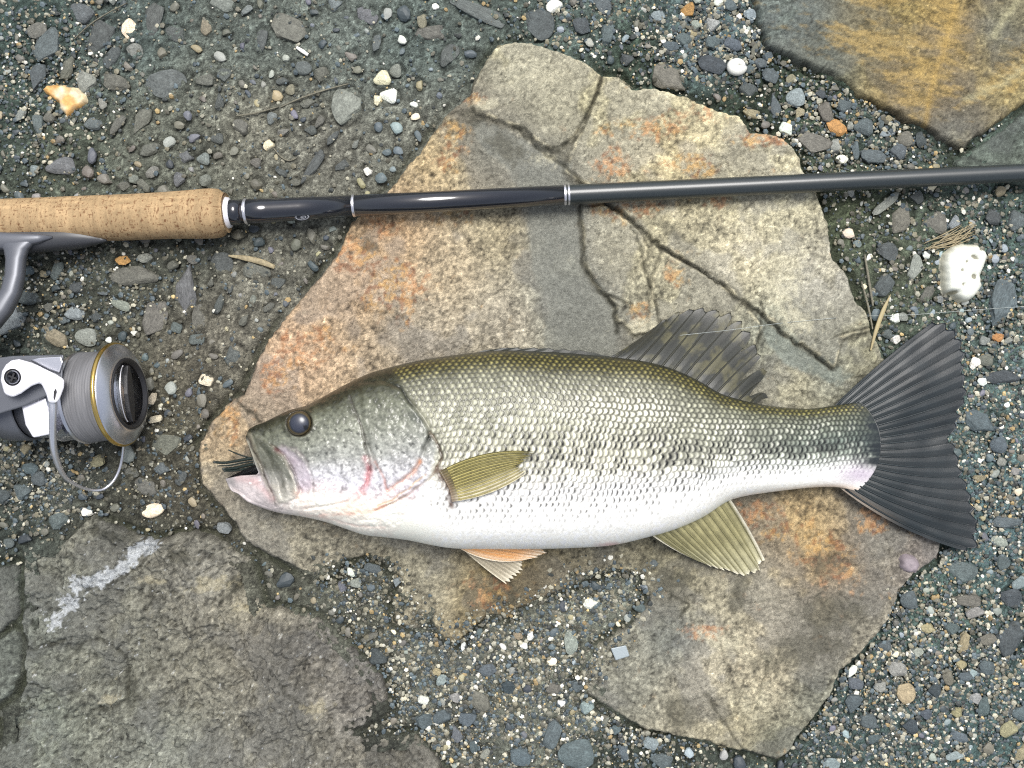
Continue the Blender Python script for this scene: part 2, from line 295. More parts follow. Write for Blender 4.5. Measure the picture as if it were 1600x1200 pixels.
for (x, y) in cand:
    gr = float(gravelly(np.array([x]), np.array([y]))[0])
    r = float(np.clip(rng.lognormal(1.75, 0.35), 3.6, 15)) if gr > .3 else float(np.clip(rng.lognormal(2.05, 0.45), 4, 24))
    d = np.hypot(ax[:, 0] - x, ax[:, 1] - y) - ax[:, 2] - r
    if d.min() > 1.5 and len(extra) < 1500:
        k = 'bbbbddggggllqtwps'[rng.integers(17)] if (x > 560 or y > 850) else 'gggggdddgblltp'[rng.integers(14)]
        extra.append([x, y, r, r * rng.uniform(.55, .95), rng.uniform(0, 180), k]); ax = np.vstack([ax, [x, y, r]])
extra.sort(key=lambda e: -e[2])

# ------------------------------------------------------------------ the ground sheet
step = 2.6
core_x = np.arange(-170, 1770.1, step); core_y = np.arange(-170, 1370.1, step)
def grow(c):
    out = []; v = 8.0; acc_ = 0
    while acc_ < 30000: acc_ += v; out.append(acc_); v *= 1.35
    out = np.array(out); return np.concatenate([c[0] - out[::-1], c, c[-1] + out])
gx = grow(core_x); gy = grow(core_y)
X, Y = np.meshgrid(gx, gy, indexing='ij'); sh = X.shape
xf, yf = X.ravel(), Y.ravel()
near = (xf > -200) & (xf < 1800) & (yf > -200) & (yf < 1400)
sdm = np.full(xf.shape, -500.0); sdm[near] = stones_sd(xf[near], yf[near])
Z = 2.6 * fbm(xf, yf, 90, 3, 1) + 2.8 * fbm(xf, yf, 18, 3, 2) + 2.4 * fbm(xf, yf, 6, 2, 3)
gcol = idw(xf, yf, GROUND_C) * np.array([1.05, 1.12, 1.22])
gl = gravelly(xf, yf)
n1 = fbm(xf, yf, 40, 4, 11); n2 = fbm(xf, yf, 7, 3, 12); n3 = vnoise(xf / 2.9, yf / 2.9, 17)
n4 = fbm(xf, yf, 4.5, 2, 19)
gcol = gcol * (1 + 0.35 * n1 + 0.40 * n2 + 0.35 * n4)[:, None]
gcol = gcol * (1 + 0.9 * np.clip(n3 - 0.30, 0, 1) * 2.2 - 0.5 * np.clip(-n3 - 0.3, 0, 1) * 2)[:, None]
Z += 0.9 * n3
# soil-filled joint beside the stones
joint = np.exp(-((sdm + 5) / 6.5) ** 2)
jn = sstep(-0.55, 0.25, fbm(xf, yf, 60, 3, 31))
Z -= joint * (3 + 6 * jn)
moss = joint * jn * 0.65
gcol = gcol * (1 - moss[:, None]) + lin((46, 50, 34)) * moss[:, None]
# sockets round the pebbles, with their shade painted into the ground colour
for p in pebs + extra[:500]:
    x0, y0, a, b, ang = p[:5]; R = a + 6
    ix = np.searchsorted(gx, [x0 - R, x0 + R]); iy = np.searchsorted(gy, [y0 - R, y0 + R])
    if ix[1] <= ix[0] or iy[1] <= iy[0]: continue
    sx = X[ix[0]:ix[1], iy[0]:iy[1]] - x0; sy = Y[ix[0]:ix[1], iy[0]:iy[1]] - y0
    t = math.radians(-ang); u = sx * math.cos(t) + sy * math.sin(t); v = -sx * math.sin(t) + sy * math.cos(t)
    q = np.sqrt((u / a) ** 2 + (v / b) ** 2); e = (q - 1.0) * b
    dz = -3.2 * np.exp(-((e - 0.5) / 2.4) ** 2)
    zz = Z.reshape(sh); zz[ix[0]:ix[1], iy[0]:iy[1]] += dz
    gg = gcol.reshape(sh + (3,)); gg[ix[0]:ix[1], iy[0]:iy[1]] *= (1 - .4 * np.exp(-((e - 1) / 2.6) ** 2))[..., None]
Z = Z.reshape(-1)
# keep the cells that no flagstone covers
cov = (sdm.reshape(sh) > 22)
keep = ~(cov[:-1, :-1] & cov[1:, 1:] & cov[1:, :-1] & cov[:-1, 1:])
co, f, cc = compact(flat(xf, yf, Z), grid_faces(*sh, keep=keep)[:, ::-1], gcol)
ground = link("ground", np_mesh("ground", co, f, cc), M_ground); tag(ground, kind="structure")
ground["label"] = "gritty concrete ground set with grey and blue pebbles between the flagstones"

# ------------------------------------------------------------------ flagstones (parts of the ground)
def flagstone(poly, ctrl, top, relief, label, stp, seed, colour_extra=None, height_extra=None, edge=6.0, streak=None, steps=.8):
    P = np.array(poly, float); x0, y0 = P.min(0) - 10; x1, y1 = P.max(0) + 10
    x0 = max(x0, -175); y0 = max(y0, -175); x1 = min(x1, 1775); y1 = min(y1, 1375)
    xs = np.arange(x0, x1 + stp, stp); ys = np.arange(y0, y1 + stp, stp)
    A, B = np.meshgrid(xs, ys, indexing='ij'); s2 = A.shape; a, b = A.ravel(), B.ravel()
    sd = sdist(a, b, poly)
    sdn = sd + 3.2 * fbm(a, b, 22, 3, seed + 40) + 1.2 * vnoise(a / 5, b / 5, seed)
    if streak:
        ca, sa = math.cos(streak), math.sin(streak)
        ra, rb = a * ca + b * sa, (-a * sa + b * ca) * 2.8
    else: ra, rb = a, b
    lay = fbm(ra, rb, 75, 5, seed + 70, .6) + .05 * vnoise(a / 5, b / 5, seed + 71); NL = 5.0; terr = np.floor(lay * NL) / NL; fl = lay * NL - np.floor(lay * NL)
    t = top + relief * (2.2 * fbm(a, b, 160, 3, seed) + 2.0 * fbm(ra, rb, 30, 4, seed + 3) + 1.7 * fbm(ra, rb, 9, 3, seed + 9, .65) + 9.0 * (terr + sstep(.90, 1, fl) / NL))
    c = idw(a, b, ctrl)
    m1 = fbm(ra, rb, 50, 4, seed + 21); m2 = fbm(ra, rb, 12, 4, seed + 22, .65); m3 = vnoise(a / 2.6, b / 2.6, seed + 5); m4 = fbm(a, b, 5.5, 2, seed + 33)
    mott = fbm(a, b, 4.2, 2, seed + 81)
    pq = sstep(-.12, .12, fbm(a, b, 85, 4, seed + 90, .6)); pc = .45 + .75 * pq
    c = c * np.clip(1 + 0.25 * m1 + pc * (0.55 * m2 + 0.26 * m3 + .48 * mott), .2, 2)[:, None] * (1 - .14 * (1 - pq))[:, None]
    gq = (.28 * (1 - pq))[:, None]; c = c * (1 - gq) + c.mean(1, keepdims=True) * np.array([.97, 1.0, 1.0]) * gq
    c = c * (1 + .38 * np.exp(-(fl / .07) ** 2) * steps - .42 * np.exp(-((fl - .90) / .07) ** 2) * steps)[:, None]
    # pits with dirt in them
    pit = sstep(0.42, 0.7, m4) * sstep(-0.1, 0.5, fbm(a, b, 70, 3, seed + 50))
    c *= (1 - 0.6 * pit)[:, None]; t -= 2.0 * pit
    flk = sstep(0.35, 0.7, -m4) * 0.45
    c = c * (1 + flk[:, None]); t += 0.5 * m3
    if height_extra: t = height_extra(a, b, t, sd)
    if colour_extra: c = colour_extra(a, b, c, sd, m2)
    z = np.where(sdn > 0, 0, 0) + (-10) + (t + 10) * np.sqrt(np.clip(sdn / edge, 0, 1)) 
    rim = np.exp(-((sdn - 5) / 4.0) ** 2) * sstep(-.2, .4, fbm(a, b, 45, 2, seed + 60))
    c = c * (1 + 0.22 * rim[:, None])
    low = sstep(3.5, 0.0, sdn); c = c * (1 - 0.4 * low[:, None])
    k = (sdn > -stp * 1.5).reshape(s2); kk = k[:-1, :-1] | k[1:, 1:] | k[1:, :-1] | k[:-1, 1:]
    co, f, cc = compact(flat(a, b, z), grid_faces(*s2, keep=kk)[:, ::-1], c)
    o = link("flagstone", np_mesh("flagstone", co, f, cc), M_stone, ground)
    if label: o["label"] = label
    return o

def blob(a, b, cx, cy, rx, ry=None, ang=0):
    ry = ry or rx; t = math.radians(ang); u = (a - cx) * math.cos(t) + (b - cy) * math.sin(t); v = -(a - cx) * math.sin(t) + (b - cy) * math.cos(t)
    return np.exp(-((u / rx) ** 2 + (v / ry) ** 2))
# layers on the main stone: upper raised sheet, its steps and cracks
SHEET1 = [(765,80),(828,60),(940,115),(922,168),(905,210),(893,222),(862,240),(838,222),(820,205),(800,200),(778,192),(745,182),(735,150)]
SHEET2 = [(944,112),(1066,140),(1260,220),(1320,420),(1365,515),(1310,530),(1300,575),(1240,535),(1180,487),(1150,470),(1120,440),(1060,405),(1010,370),(975,335),(930,300),(905,290),(880,270),(897,225),(912,205),(930,160)]
SHEET3 = [(905,325),(950,325),(985,350),(1005,372),(1010,395),(1000,420),(1020,470),(1030,520),(985,522),(962,500),(958,478),(942,460),(922,440),(912,420),(908,380)]
SHEET4 = [(1035,395),(1085,420),(1140,455),(1190,510),(1170,560),(1100,545),(1010,530),(1015,440)]
GREY1 = [(740,190),(790,205),(850,240),(900,258),(880,275),(895,292),(905,330),(915,425),(958,480),(964,530),(968,560),(850,560),(858,470),(832,420),(826,330),(800,270),(765,240),(745,215)]
GREY2 = [(1180,490),(1240,535),(1325,590),(1300,598),(1240,575),(1195,540)]
CRK = [([(941,119),(936,140),(928,160),(918,178),(905,200),(897,215),(880,228),(862,236)], 2.2, 4.5),
       ([(800,200),(850,240),(885,265),(905,290),(950,322),(990,350),(1040,395),(1090,425),(1135,455),(1185,492),(1240,535),(1300,575)], 2.4, 4.5),
       ([(906,325),(909,380),(914,425),(945,462),(960,485),(964,520)], 3.0, 4.5),
       ([(983,350),(1000,385),(1006,420),(1018,470),(1030,515)], 1.8, 2.6), ([(1170,445),(1182,465),(1188,490),(1182,530),(1178,560)], 1.7, 3.0),
       ([(945,462),(970,472),(985,476)], 2.0, 3.5), ([(1300,527),(1320,520),(1360,512)], 2.0, 3.0), ([(695,190),(705,230),(700,290)], 1.2, 1.2),
       ([(1100,1080),(1130,1130),(1160,1165)], 1.8, 2.5), ([(1195,1030),(1188,1080),(1180,1110)], 2.0, 2.5), ([(1240,1060),(1235,1090),(1245,1110)], 1.6, 2),
       ([(1045,930),(1075,945),(1060,965)], 2.2, 3), ([(1160,940),(1230,930),(1290,905)], 1.3, 1.3), ([(780,880),(800,920),(803,960)], 1.5, 2.5), ([(645,880),(640,930)], 1.2, 1.5),
       ([(1155,240),(1200,228),(1240,226)], 1.2, 1.4), ([(820,180),(850,130),(865,90)], 1.2, 1.2), ([(950,180),(948,215)], 1.2, 1.2), ([(520,600),(505,585)], 1.5, 2),
       ([(395,575),(385,560)], 2, 3), ([(370,625),(392,645),(410,660)], 2.4, 3), ([(1155,335),(1172,320)], 1.6, 2)]
def main_h(a, b, t, sd):
    wob = 2.5 * vnoise(a / 9, b / 9, 77)
    for P_, h in ((SHEET1, 6.5), (SHEET2, 6.0), (SHEET3, 6.5), (SHEET4, 4.0)):
        t = t + h * sstep(-1.2, 1.6, sdist(a, b, P_) + wob)
    g = sstep(-5, 3, sdist(a, b, GREY1) + wob); t = t * (1 - 0.55 * g) + 5.2 * 0.55 * g
    g = sstep(-4, 3, sdist(a, b, GREY2) + wob); t = t - 2.0 * g
    for pts, wd, dp in CRK:
        d = seg_dist(a + wob * 1.2, b - wob, pts); t = t - dp * np.exp(-(d / wd) ** 2)
    # low worn apron where the gravel washes over
    t -= 5.5 * np.exp(-(seg_dist(a, b, [(520,900),(600,890),(625,940),(700,1005),(765,965),(860,925),(960,890),(1010,915),(960,990),(905,1050),(925,1090)]) / 45) ** 2) * (b > 840)
    return t
OR = [(480,545,60,40),(430,590,28,30),(560,400,55,35),(620,450,60,60),(700,330,45,25),(600,350,35,20),(710,215,22,30),(700,250,20,25),(740,160,22,14),(1010,205,80,22),(1080,260,60,22),(1090,180,40,20),
      (980,330,70,20),(960,260,30,30),(1110,310,45,25),(800,310,25,15),(1000,490,22,20),(1230,830,90,22),(1180,800,60,18),(1290,860,60,30),(1370,810,60,25),(1310,890,40,30),(770,930,40,30),(1200,220,60,18),(1100,990,40,14),(1050,430,22,22),(350,660,30,40)]
def main_c(a, b, c, sd, m2):
    wob = 2.5 * vnoise(a / 9, b / 9, 77)
    o = np.zeros(a.shape)
    for cx, cy, rx, ry in OR: o = np.maximum(o, blob(a, b, cx, cy, rx, ry))
    n = fbm(a, b, 16, 4, 91, .6); n5 = fbm(a, b, 6, 3, 97, .7)
    k = np.clip(sstep(0.0, 0.8, o + 0.9 * n - 0.36) * (0.45 + 2.0 * n5), 0, .72)
    hue = sstep(-.4, .4, fbm(a, b, 60, 2, 98))[:, None]
    c = c * (1 - k[:, None]) + (lin((176, 134, 98)) * hue + lin((176, 144, 92)) * (1 - hue)) * (1 + .3 * n5[:, None]) * k[:, None]
    kd = sstep(0.35, 0.6, o + 0.3 * n) * sstep(.15, .45, fbm(a, b, 9, 3, 93)) * .55
    c = c * (1 - kd[:, None]) + lin((120, 74, 46)) * kd[:, None]
    for G, cl in ((GREY1, (116, 118, 110)), (GREY2, (118, 126, 118))):
        g = sstep(-6, 4, sdist(a, b, G) + 2 * wob + 5 * m2) * 0.72
        c = c * (1 - g[:, None]) + lin(cl) * (1 + 0.2 * m2[:, None]) * g[:, None]
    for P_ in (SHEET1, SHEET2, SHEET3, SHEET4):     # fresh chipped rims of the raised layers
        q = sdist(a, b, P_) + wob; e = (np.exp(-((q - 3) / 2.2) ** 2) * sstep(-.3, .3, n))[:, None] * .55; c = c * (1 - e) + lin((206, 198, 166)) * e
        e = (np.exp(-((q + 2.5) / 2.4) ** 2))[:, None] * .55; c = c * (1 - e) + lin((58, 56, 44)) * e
    warm = (.30 * sstep(760, 560, a - .0 * b) * (b < 720) + .12)[:, None]; c = c * (1 - warm) + c * np.array([1.12, .98, .86]) * warm
    pale = (sstep(0, 12, sdist(a, b, SHEET2)) * .12)[:, None]; c = c * (1 + pale * np.array([.75, .72, .62]))
    for pts, wd, dp in CRK:      # soil in the cracks
        d = seg_dist(a + wob * 1.2, b - wob, pts); kk = (0.75 * np.exp(-(d / (wd * 1.1)) ** 2))[:, None] * min(1, dp / 3)
        c = c * (1 - kk) + lin((44, 44, 34)) * kk
    # dark soil stains
    st = np.maximum.reduce([blob(a, b, 740, 185, 26, 16), blob(a, b, 790, 235, 46, 20, 30) * .9, blob(a, b, 870, 245, 30, 12, 25), blob(a, b, 1150, 925, 16, 40, 10), blob(a, b, 1050, 905, 30, 18),
                            blob(a, b, 1290, 960, 60, 40), blob(a, b, 1250, 1010, 80, 30, -15), blob(a, b, 1060, 1110, 30, 30), blob(a, b, 580, 385, 16, 12), blob(a, b, 1130, 500, 12, 8), blob(a, b, 1020, 540, 46, 9),
                            blob(a, b, 1040, 360, 30, 12, 45), blob(a, b, 790, 935, 28, 26), blob(a, b, 1290, 880, 36, 22) * .8])
    k = (sstep(0.25, 0.75, st + 0.45 * fbm(a, b, 11, 3, 101)) * 0.62)[:, None]
    c = c * (1 - k) + lin((76, 74, 62)) * k
    # pale crust
    pl = np.maximum.reduce([blob(a, b, 760, 168, 22, 10), blob(a, b, 700, 130, 14, 30) * .4, blob(a, b, 1220, 440, 40, 60) * .7, blob(a, b, 1240, 500, 40, 25, 40) * .8, blob(a, b, 1170, 300, 60, 40) * .5, blob(a, b, 850, 250, 30, 14) * .6,
                            blob(a, b, 830, 120, 60, 30) * .5, blob(a, b, 1000, 510, 24, 14), blob(a, b, 1130, 1000, 60, 20, 20) * .6, blob(a, b, 1180, 1090, 60, 40) * .5])
    k = (sstep(0.2, 0.8, pl + 0.5 * fbm(a, b, 7, 3, 103, .7)) * 0.5)[:, None]
    return c * (1 - k) + lin((206, 200, 172)) * k
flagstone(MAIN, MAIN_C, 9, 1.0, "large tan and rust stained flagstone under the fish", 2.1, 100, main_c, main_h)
def ur_c(a, b, c, sd, m2):
    ca, sa = math.cos(.25), math.sin(.25)
    n = fbm(a * ca + b * sa, (-a * sa + b * ca) * 3.2, 26, 4, 120, .65)
    o = np.maximum.reduce([blob(a, b, 1370, 70, 110, 34, 8), blob(a, b, 1430, 130, 60, 60), blob(a, b, 1480, 50, 30, 70), blob(a, b, 1590, 110, 50, 30, -35), blob(a, b, 1400, 0, 120, 20), blob(a, b, 1530, 150, 60, 12, -30)])
    k = (sstep(0.1, .8, o + .9 * n - .22) * .66)[:, None]
    c = c * (1 - k) + lin((162, 138, 84)) * k
    d = (sstep(.05, .4, fbm(a * ca + b * sa, (-a * sa + b * ca) * 2.5, 12, 4, 121, .65)) * sstep(.1, .6, o) * .6)[:, None]
    c = c * (1 - d) + lin((70, 66, 48)) * d
    v = (.5 * np.exp(-(seg_dist(a + 4 * m2, b, [(1590, 0), (1565, 30), (1548, 60)]) / 6) ** 2) + .45 * np.exp(-(seg_dist(a, b + 6 * m2, [(1505, 158), (1560, 135), (1600, 108)]) / 6) ** 2))[:, None]
    c = c * (1 - v) + lin((170, 165, 130)) * v
    l = (.4 * np.exp(-(seg_dist(a, b, [(1490, 10), (1470, 80), (1450, 140), (1440, 200)]) / 5) ** 2))[:, None]
    return c * (1 - l) + lin((180, 150, 84)) * l
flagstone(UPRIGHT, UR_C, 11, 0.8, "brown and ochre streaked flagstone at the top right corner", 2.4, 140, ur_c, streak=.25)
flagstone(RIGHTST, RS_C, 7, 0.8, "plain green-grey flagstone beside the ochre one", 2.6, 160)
GC = [([(150,1000),(178,1008),(195,1030),(196,1062),(200,1090)], 3.5, 4), ([(105,1030),(130,1005),(150,1000)], 2, 2.5), ([(196,1095),(170,1110),(140,1110)], 3, 3.5),([(0,1195),(4,1150)],2,2),([(44,1012),(70,1008),(100,1000)],3.5,5),([(44,1062),(85,1072),(90,1100)],2.2,3),
      ([(395,880),(400,905),(412,940)], 3.5, 5), ([(345,940),(375,915),(395,905)], 3, 4), ([(245,845),(225,880),(190,905),(170,915)], 2, 3), ([(300,990),(350,1020),(400,1050),(450,1060)], 1.4, 1.5),([(440,1060),(455,1085),(490,1105)], 2, 2.2),([(250,930),(256,965),(250,990)],1.6,2),([(500,1140),(520,1150),(550,1190)],1.4,1.6),([(560,1146),(600,1138),(640,1143)], 3, 4)]
def gh(a, b, t, sd):
    wob = 3 * vnoise(a / 10, b / 10, 78)
    for pts, wd, dp in GC: t = t - dp * np.exp(-(seg_dist(a + wob, b - wob, pts) / wd) ** 2)
    t += 3 * sstep(-2, 4, sdist(a, b, [(110,1030),(150,1002),(190,1025),(193,1090),(150,1108),(125,1080)]) + wob) + 2.5 * sstep(-2, 5, sdist(a, b, [(215,880),(300,840),(385,880),(395,900),(340,930),(270,925),(230,905)]) + wob)
    t -= 3 * blob(a, b, 288, 868, 22, 14) + 4 * blob(a, b, 365, 915, 18, 16)
    return t
def gc(a, b, c, sd, m2):
    wob = 3 * vnoise(a / 10, b / 10, 78)
    for pts, wd, dp in GC:
        k = (.7 * np.exp(-(seg_dist(a + wob, b - wob, pts) / wd) ** 2) * min(1, dp / 3))[:, None]; c = c * (1 - k) + lin((42, 42, 34)) * k
    n = fbm(a, b, 9, 4, 130, .7)
    wv = np.maximum.reduce([np.exp(-(seg_dist(a, b, [(125, 912), (160, 905), (195, 885), (215, 862), (243, 845)]) / 14) ** 2), blob(a, b, 108, 942, 17, 17) * 1.2, blob(a, b, 90, 968, 18, 16) * .8])
    k = (sstep(.50, .62, wv + .75 * n + .35 * fbm(a, b, 4, 2, 131)) * .85)[:, None]; c = c * (1 - k) + lin((170, 174, 176)) * (1 + .4 * n[:, None]) * k
    dk = np.maximum.reduce([blob(a, b, 288, 868, 24, 14), blob(a, b, 368, 915, 22, 16), blob(a, b, 175, 835, 50, 10, 10), blob(a, b, 205, 1080, 14, 40)])
    k = (sstep(.3, .8, dk + .4 * n) * .6)[:, None]; c = c * (1 - k) + lin((50, 50, 40)) * k
    pl = np.maximum.reduce([blob(a, b, 330, 910, 36, 14), blob(a, b, 385, 950, 30, 10), blob(a, b, 495, 1100, 24, 12), blob(a, b, 170, 1095, 14, 10), blob(a, b, 235, 905, 20, 8)])
    k = (sstep(.35, .8, pl + .9 * n) * .45)[:, None]; return c * (1 - k) + lin((176, 168, 140)) * k
flagstone(BIGGREY, [(x_, y_, (c_[0] * .65 + 48, c_[1] * .65 + 46, c_[2] * .65 + 44)) for x_, y_, c_ in BG_C], 8, 3.2, "rough dark grey flagstone at the lower left with a white vein", 2.1, 180, gc, gh)
flagstone(LEFTA, [(0, 930, (100, 102, 94)), (20, 900, (92, 96, 86))], 6, 1.0, "small grey stone at the left edge above the crack", 2.6, 200)
flagstone(LEFTB, [(0, 1040, (96, 100, 92)), (30, 1000, (84, 88, 80))], 6, 1.0, "small grey stone at the left edge below the crack", 2.6, 210)

# ------------------------------------------------------------------ pebbles
def ico(sub):
    import bmesh
    bm = bmesh.new(); bmesh.ops.create_icosphere(bm, subdivisions=sub, radius=1.0)
    v = np.array([p.co[:] for p in bm.verts]); f = np.array([[q.index for q in fc.verts] for fc in bm.faces]); bm.free()
    return v, f
I3, F3 = ico(4); I2, F2 = ico(2); I1, F1 = ico(1)
def rock_shape(base, r, cuts, power, bumpy):
    v = base.copy()
    for _ in range(cuts):
        n = r.normal(size=3); n[2] *= .5; n /= np.linalg.norm(n); d = r.uniform(.55, .88)
        s = v @ n; ex = np.clip(s - d, 0, None); v = v - ex[:, None] * n * .94
    ph = r.uniform(0, 6.28, 3)
    v = v * (1 + bumpy * (np.sin(3 * v[:, :1] + ph[0]) + np.sin(2.6 * v[:, 1:2] + ph[1]) + .5 * np.sin(6 * v[:, 2:3] + 4 * v[:, :1] + ph[2])))
    m = np.abs(v[:, :2]).max(0); v[:, :2] /= m; v[:, 2] = np.sign(v[:, 2]) * np.abs(v[:, 2]) ** power
    return v
shapes = []
for k in range(22):
    r = np.random.default_rng(50 + k); cuts = [7, 12, 16, 22][k % 4]
    shapes.append(np_mesh("pebble", rock_shape(I3, r, cuts, .7, .035 if k % 2 else .06) * 1.0, F3))
for me in shapes: me.materials.append(M_pebble)
def jitter_col(key, amt=.14):
    c = lin(PCOL[key]); return np.clip(c * rng.uniform(1 - amt, 1 + amt) * (1 + rng.uniform(-.05, .05, 3)), 0, 1)
def set_pebble(o, x, y, a, b, ang, z, hz):
    o.location = ((x - 800) * S, (600 - y) * S, z * S)
    o.scale = (a * S, b * S, hz * S); o.rotation_euler = (rng.uniform(-.12, .12), rng.uniform(-.12, .12), math.radians(ang))
NTOP = 0
objs = pebs + extra[:max(0, 298 - len(pebs))]
rest = extra[max(0, 298 - len(pebs)):]
for i, p in enumerate(objs):
    x, y, a, b, ang, key = p
    o = bpy.data.objects.new("pebble", shapes[rng.integers(len(shapes))]); C.objects.link(o); o.parent = ground
    firm = 1 - float(gravelly(np.array([x]), np.array([y]))[0])
    hz = min(b, 14) * (.60 if key in 'ws' else .46); z = 1.2 - hz * .55 * firm
    set_pebble(o, x, y, a * 1.03, b * 1.03, ang, z, hz)
    c = jitter_col(key)
    if key not in 'wso': c = c * (1 - .55 * firm) + .55 * firm * lin((98, 100, 93))
    o.color = (*c, 1)
tiny = [(I2, F2), (I1, F1)]
def scatter(items, base, faces, name, parent, seed):
    """items: x,y,z,a,b,h,ang,(r,g,b) -> one joined mesh"""
    r = np.random.default_rng(seed); n = len(items); A = np.array([[*it[:7]] for it in items]); col = np.array([it[7] for it in items])
    nv = len(base); protos = np.stack([rock_shape(base, np.random.default_rng(seed + q), 5, .8, .05) for q in range(16)])
    pk = r.integers(0, 16, n); v = protos[pk]                           # n,nv,3
    tx = r.uniform(-.6, .6, n); 
    v = v.copy(); v[:, :, 2] += v[:, :, 0] * np.sin(tx)[:, None] * .5
    v = v * A[:, None, [3, 4, 5]]
    c, s = np.cos(A[:, 6])[:, None], np.sin(A[:, 6])[:, None]
    x = v[:, :, 0] * c - v[:, :, 1] * s + A[:, 0:1]; y = v[:, :, 0] * s + v[:, :, 1] * c + A[:, 1:2]; z = v[:, :, 2] + A[:, 2:3]
    co = flat(x, y, z).reshape(-1, 3)
    f = (faces[None, :, ::-1] + (np.arange(n) * nv)[:, None, None]).reshape(-1, 3)
    o = link(name, np_mesh(name, co, f, np.repeat(col, nv, 0), smooth=False), M_gravel, parent); o["kind"] = "stuff"; return o
items = [(e[0], e[1], .8, e[2], e[3], e[3] * .55, math.radians(e[4]), jitter_col(e[5], .25)) for e in rest]
so = scatter(items, I2, F2, "small_pebbles", ground, 300)
# grit
NG = 60000
gxr = rng.uniform(-170, 1770, NG * 4); gyr = rng.uniform(-170, 1370, NG * 4)
gd = gravelly(gxr, gyr); clump = fbm(gxr, gyr, 45, 3, 400)
sdg = stones_sd(gxr, gyr)
prob = (0.07 + 0.9 * gd ** 1.3 + .10 * clump) * (sdg < -2)
# some grit strewn over the low parts of the stones
prob = prob + (sdg > 0) * (sdg < 90) * (gyr > 850) * .55 * np.exp(-(seg_dist(gxr, gyr, [(520,900),(600,890),(625,940),(700,1005),(765,965),(860,925),(960,890),(1010,915),(960,990),(905,1050)]) / 26) ** 2) + (sdg > 0) * (sdg < 25) * .3 * blob(gxr, gyr, 1400, 950, 40, 70)
ok = rng.random(NG * 4) < prob
gxr, gyr, sdg = gxr[ok][:NG], gyr[ok][:NG], sdg[ok][:NG]
pal = [lin(c) for c in ((70,80,84),(86,98,102),(60,64,62),(104,102,90),(120,116,98),(150,148,132),(176,172,152),(214,212,200),(150,130,92),(80,78,66),(190,168,120))]
pw = np.array([.15,.14,.13,.15,.12,.1,.06,.035,.025,.08,.010]); pw /= pw.sum()
pi_ = rng.choice(len(pal), len(gxr), p=pw); rr = np.clip(rng.lognormal(.78, .42, len(gxr)), 1.2, 5.0)
zo = np.where(sdg > 0, 4.8, 0.5); el = rng.uniform(.6, 1, len(gxr)); an = rng.uniform(0, 3.14, len(gxr)); br = rng.uniform(.75, 1.3, len(gxr))
items = [(gxr[i], gyr[i], zo[i], rr[i], rr[i] * el[i], rr[i] * .75, an[i], pal[pi_[i]] * br[i]) for i in range(len(gxr))]
scatter(items, I1, F1, "grit", ground, 500)
#@@PART2
# ------------------------------------------------------------------ the bass
ST = 11.5                                    # top of the stone under the fish
TOPL = [(384,682),(387,674),(395,667),(412,660),(430,651),(452,641),(480,633),(510,617),(545,598),(575,584),(605,575),(655,563),(700,556),(744,550.5),(782,547.5),(835,549),(880,551),(915,554),(968,559),(1010,565),
        (1050,576),(1092,595),(1127,615),(1155,624),(1180,630),(1232,637),(1270,638),(1300,634),(1322,631),(1345,628)]
BOTL = [(352,748),(358,762),(372,772),(385,783),(400,790),(430,800),(470,807),(510,816),(542,827),(570,836),(600,839.5),(642,845),(670,851),(700,856),(760,858),(830,858),(901,856),(957,852),(1010,840),
        (1055,827),(1100,807),(1140,782),(1165,775),(1197,770),(1236,765),(1285,761),(1313,762),(1340,768)]
def smooth_poly(pts, n, key=0):
    P = np.array(pts, float); d = np.concatenate([[0], np.cumsum(np.hypot(*np.diff(P, axis=0).T))]); d /= d[-1]
    s = np.linspace(0, 1, n)
    return smooth_interp(s, list(zip(d, P[:, 0]))), smooth_interp(s, list(zip(d, P[:, 1])))
# stations: top x runs 384..1345, bottom x runs 352..1340
NU, NV, NB = 800, 250, 36
uu = np.linspace(0, 1, NU)
tx = 384 + (1345 - 384) * uu; bx = 352 + (1340 - 352) * uu
ty = smooth_interp(tx, TOPL); by = smooth_interp(bx, BOTL)
FRONT = [(0, 384, 682), (.12, 385, 688), (.3, 391, 703), (.5, 398, 724), (.66, 404, 738), (.72, 401, 741.5), (.86, 376, 743), (1, 352, 748)]
HZ = [(0, 7), (.012, 13), (.04, 24), (.08, 38), (.15, 58), (.22, 68), (.30, 76), (.40, 82), (.55, 82), (.68, 70), (.80, 52), (.90, 33), (.96, 18), (1, 2.5)]
hz = smooth_interp(uu, HZ)
ZC = [(0, 48), (.05, 55), (.15, 64), (.3, 72), (.55, 74), (.75, 58), (.9, 40), (1, 26)]
zc = ST + smooth_interp(uu, ZC)
wq = np.exp(-((uu / .075) ** 1.5))
endw = sstep(.90, 1.0, uu)
def surf(vv):
    U = uu[:, None] + 0 * vv[None, :]; V = vv[None, :] + 0 * uu[:, None]
    px = tx[:, None] * (1 - V) + bx[:, None] * V; py = ty[:, None] * (1 - V) + by[:, None] * V
    fx = np.interp(vv, [q[0] for q in FRONT], [q[1] for q in FRONT]) ; fy = np.interp(vv, [q[0] for q in FRONT], [q[2] for q in FRONT])
    px = px + (fx - (384 * (1 - vv) + 352 * vv))[None, :] * wq[:, None]
    py = py + (fy - (682 * (1 - vv) + 748 * vv))[None, :] * wq[:, None]
    px = px + endw[:, None] * 34 * (1 - np.abs(2 * V - 1) ** 2.2)
    return U, V, px, py
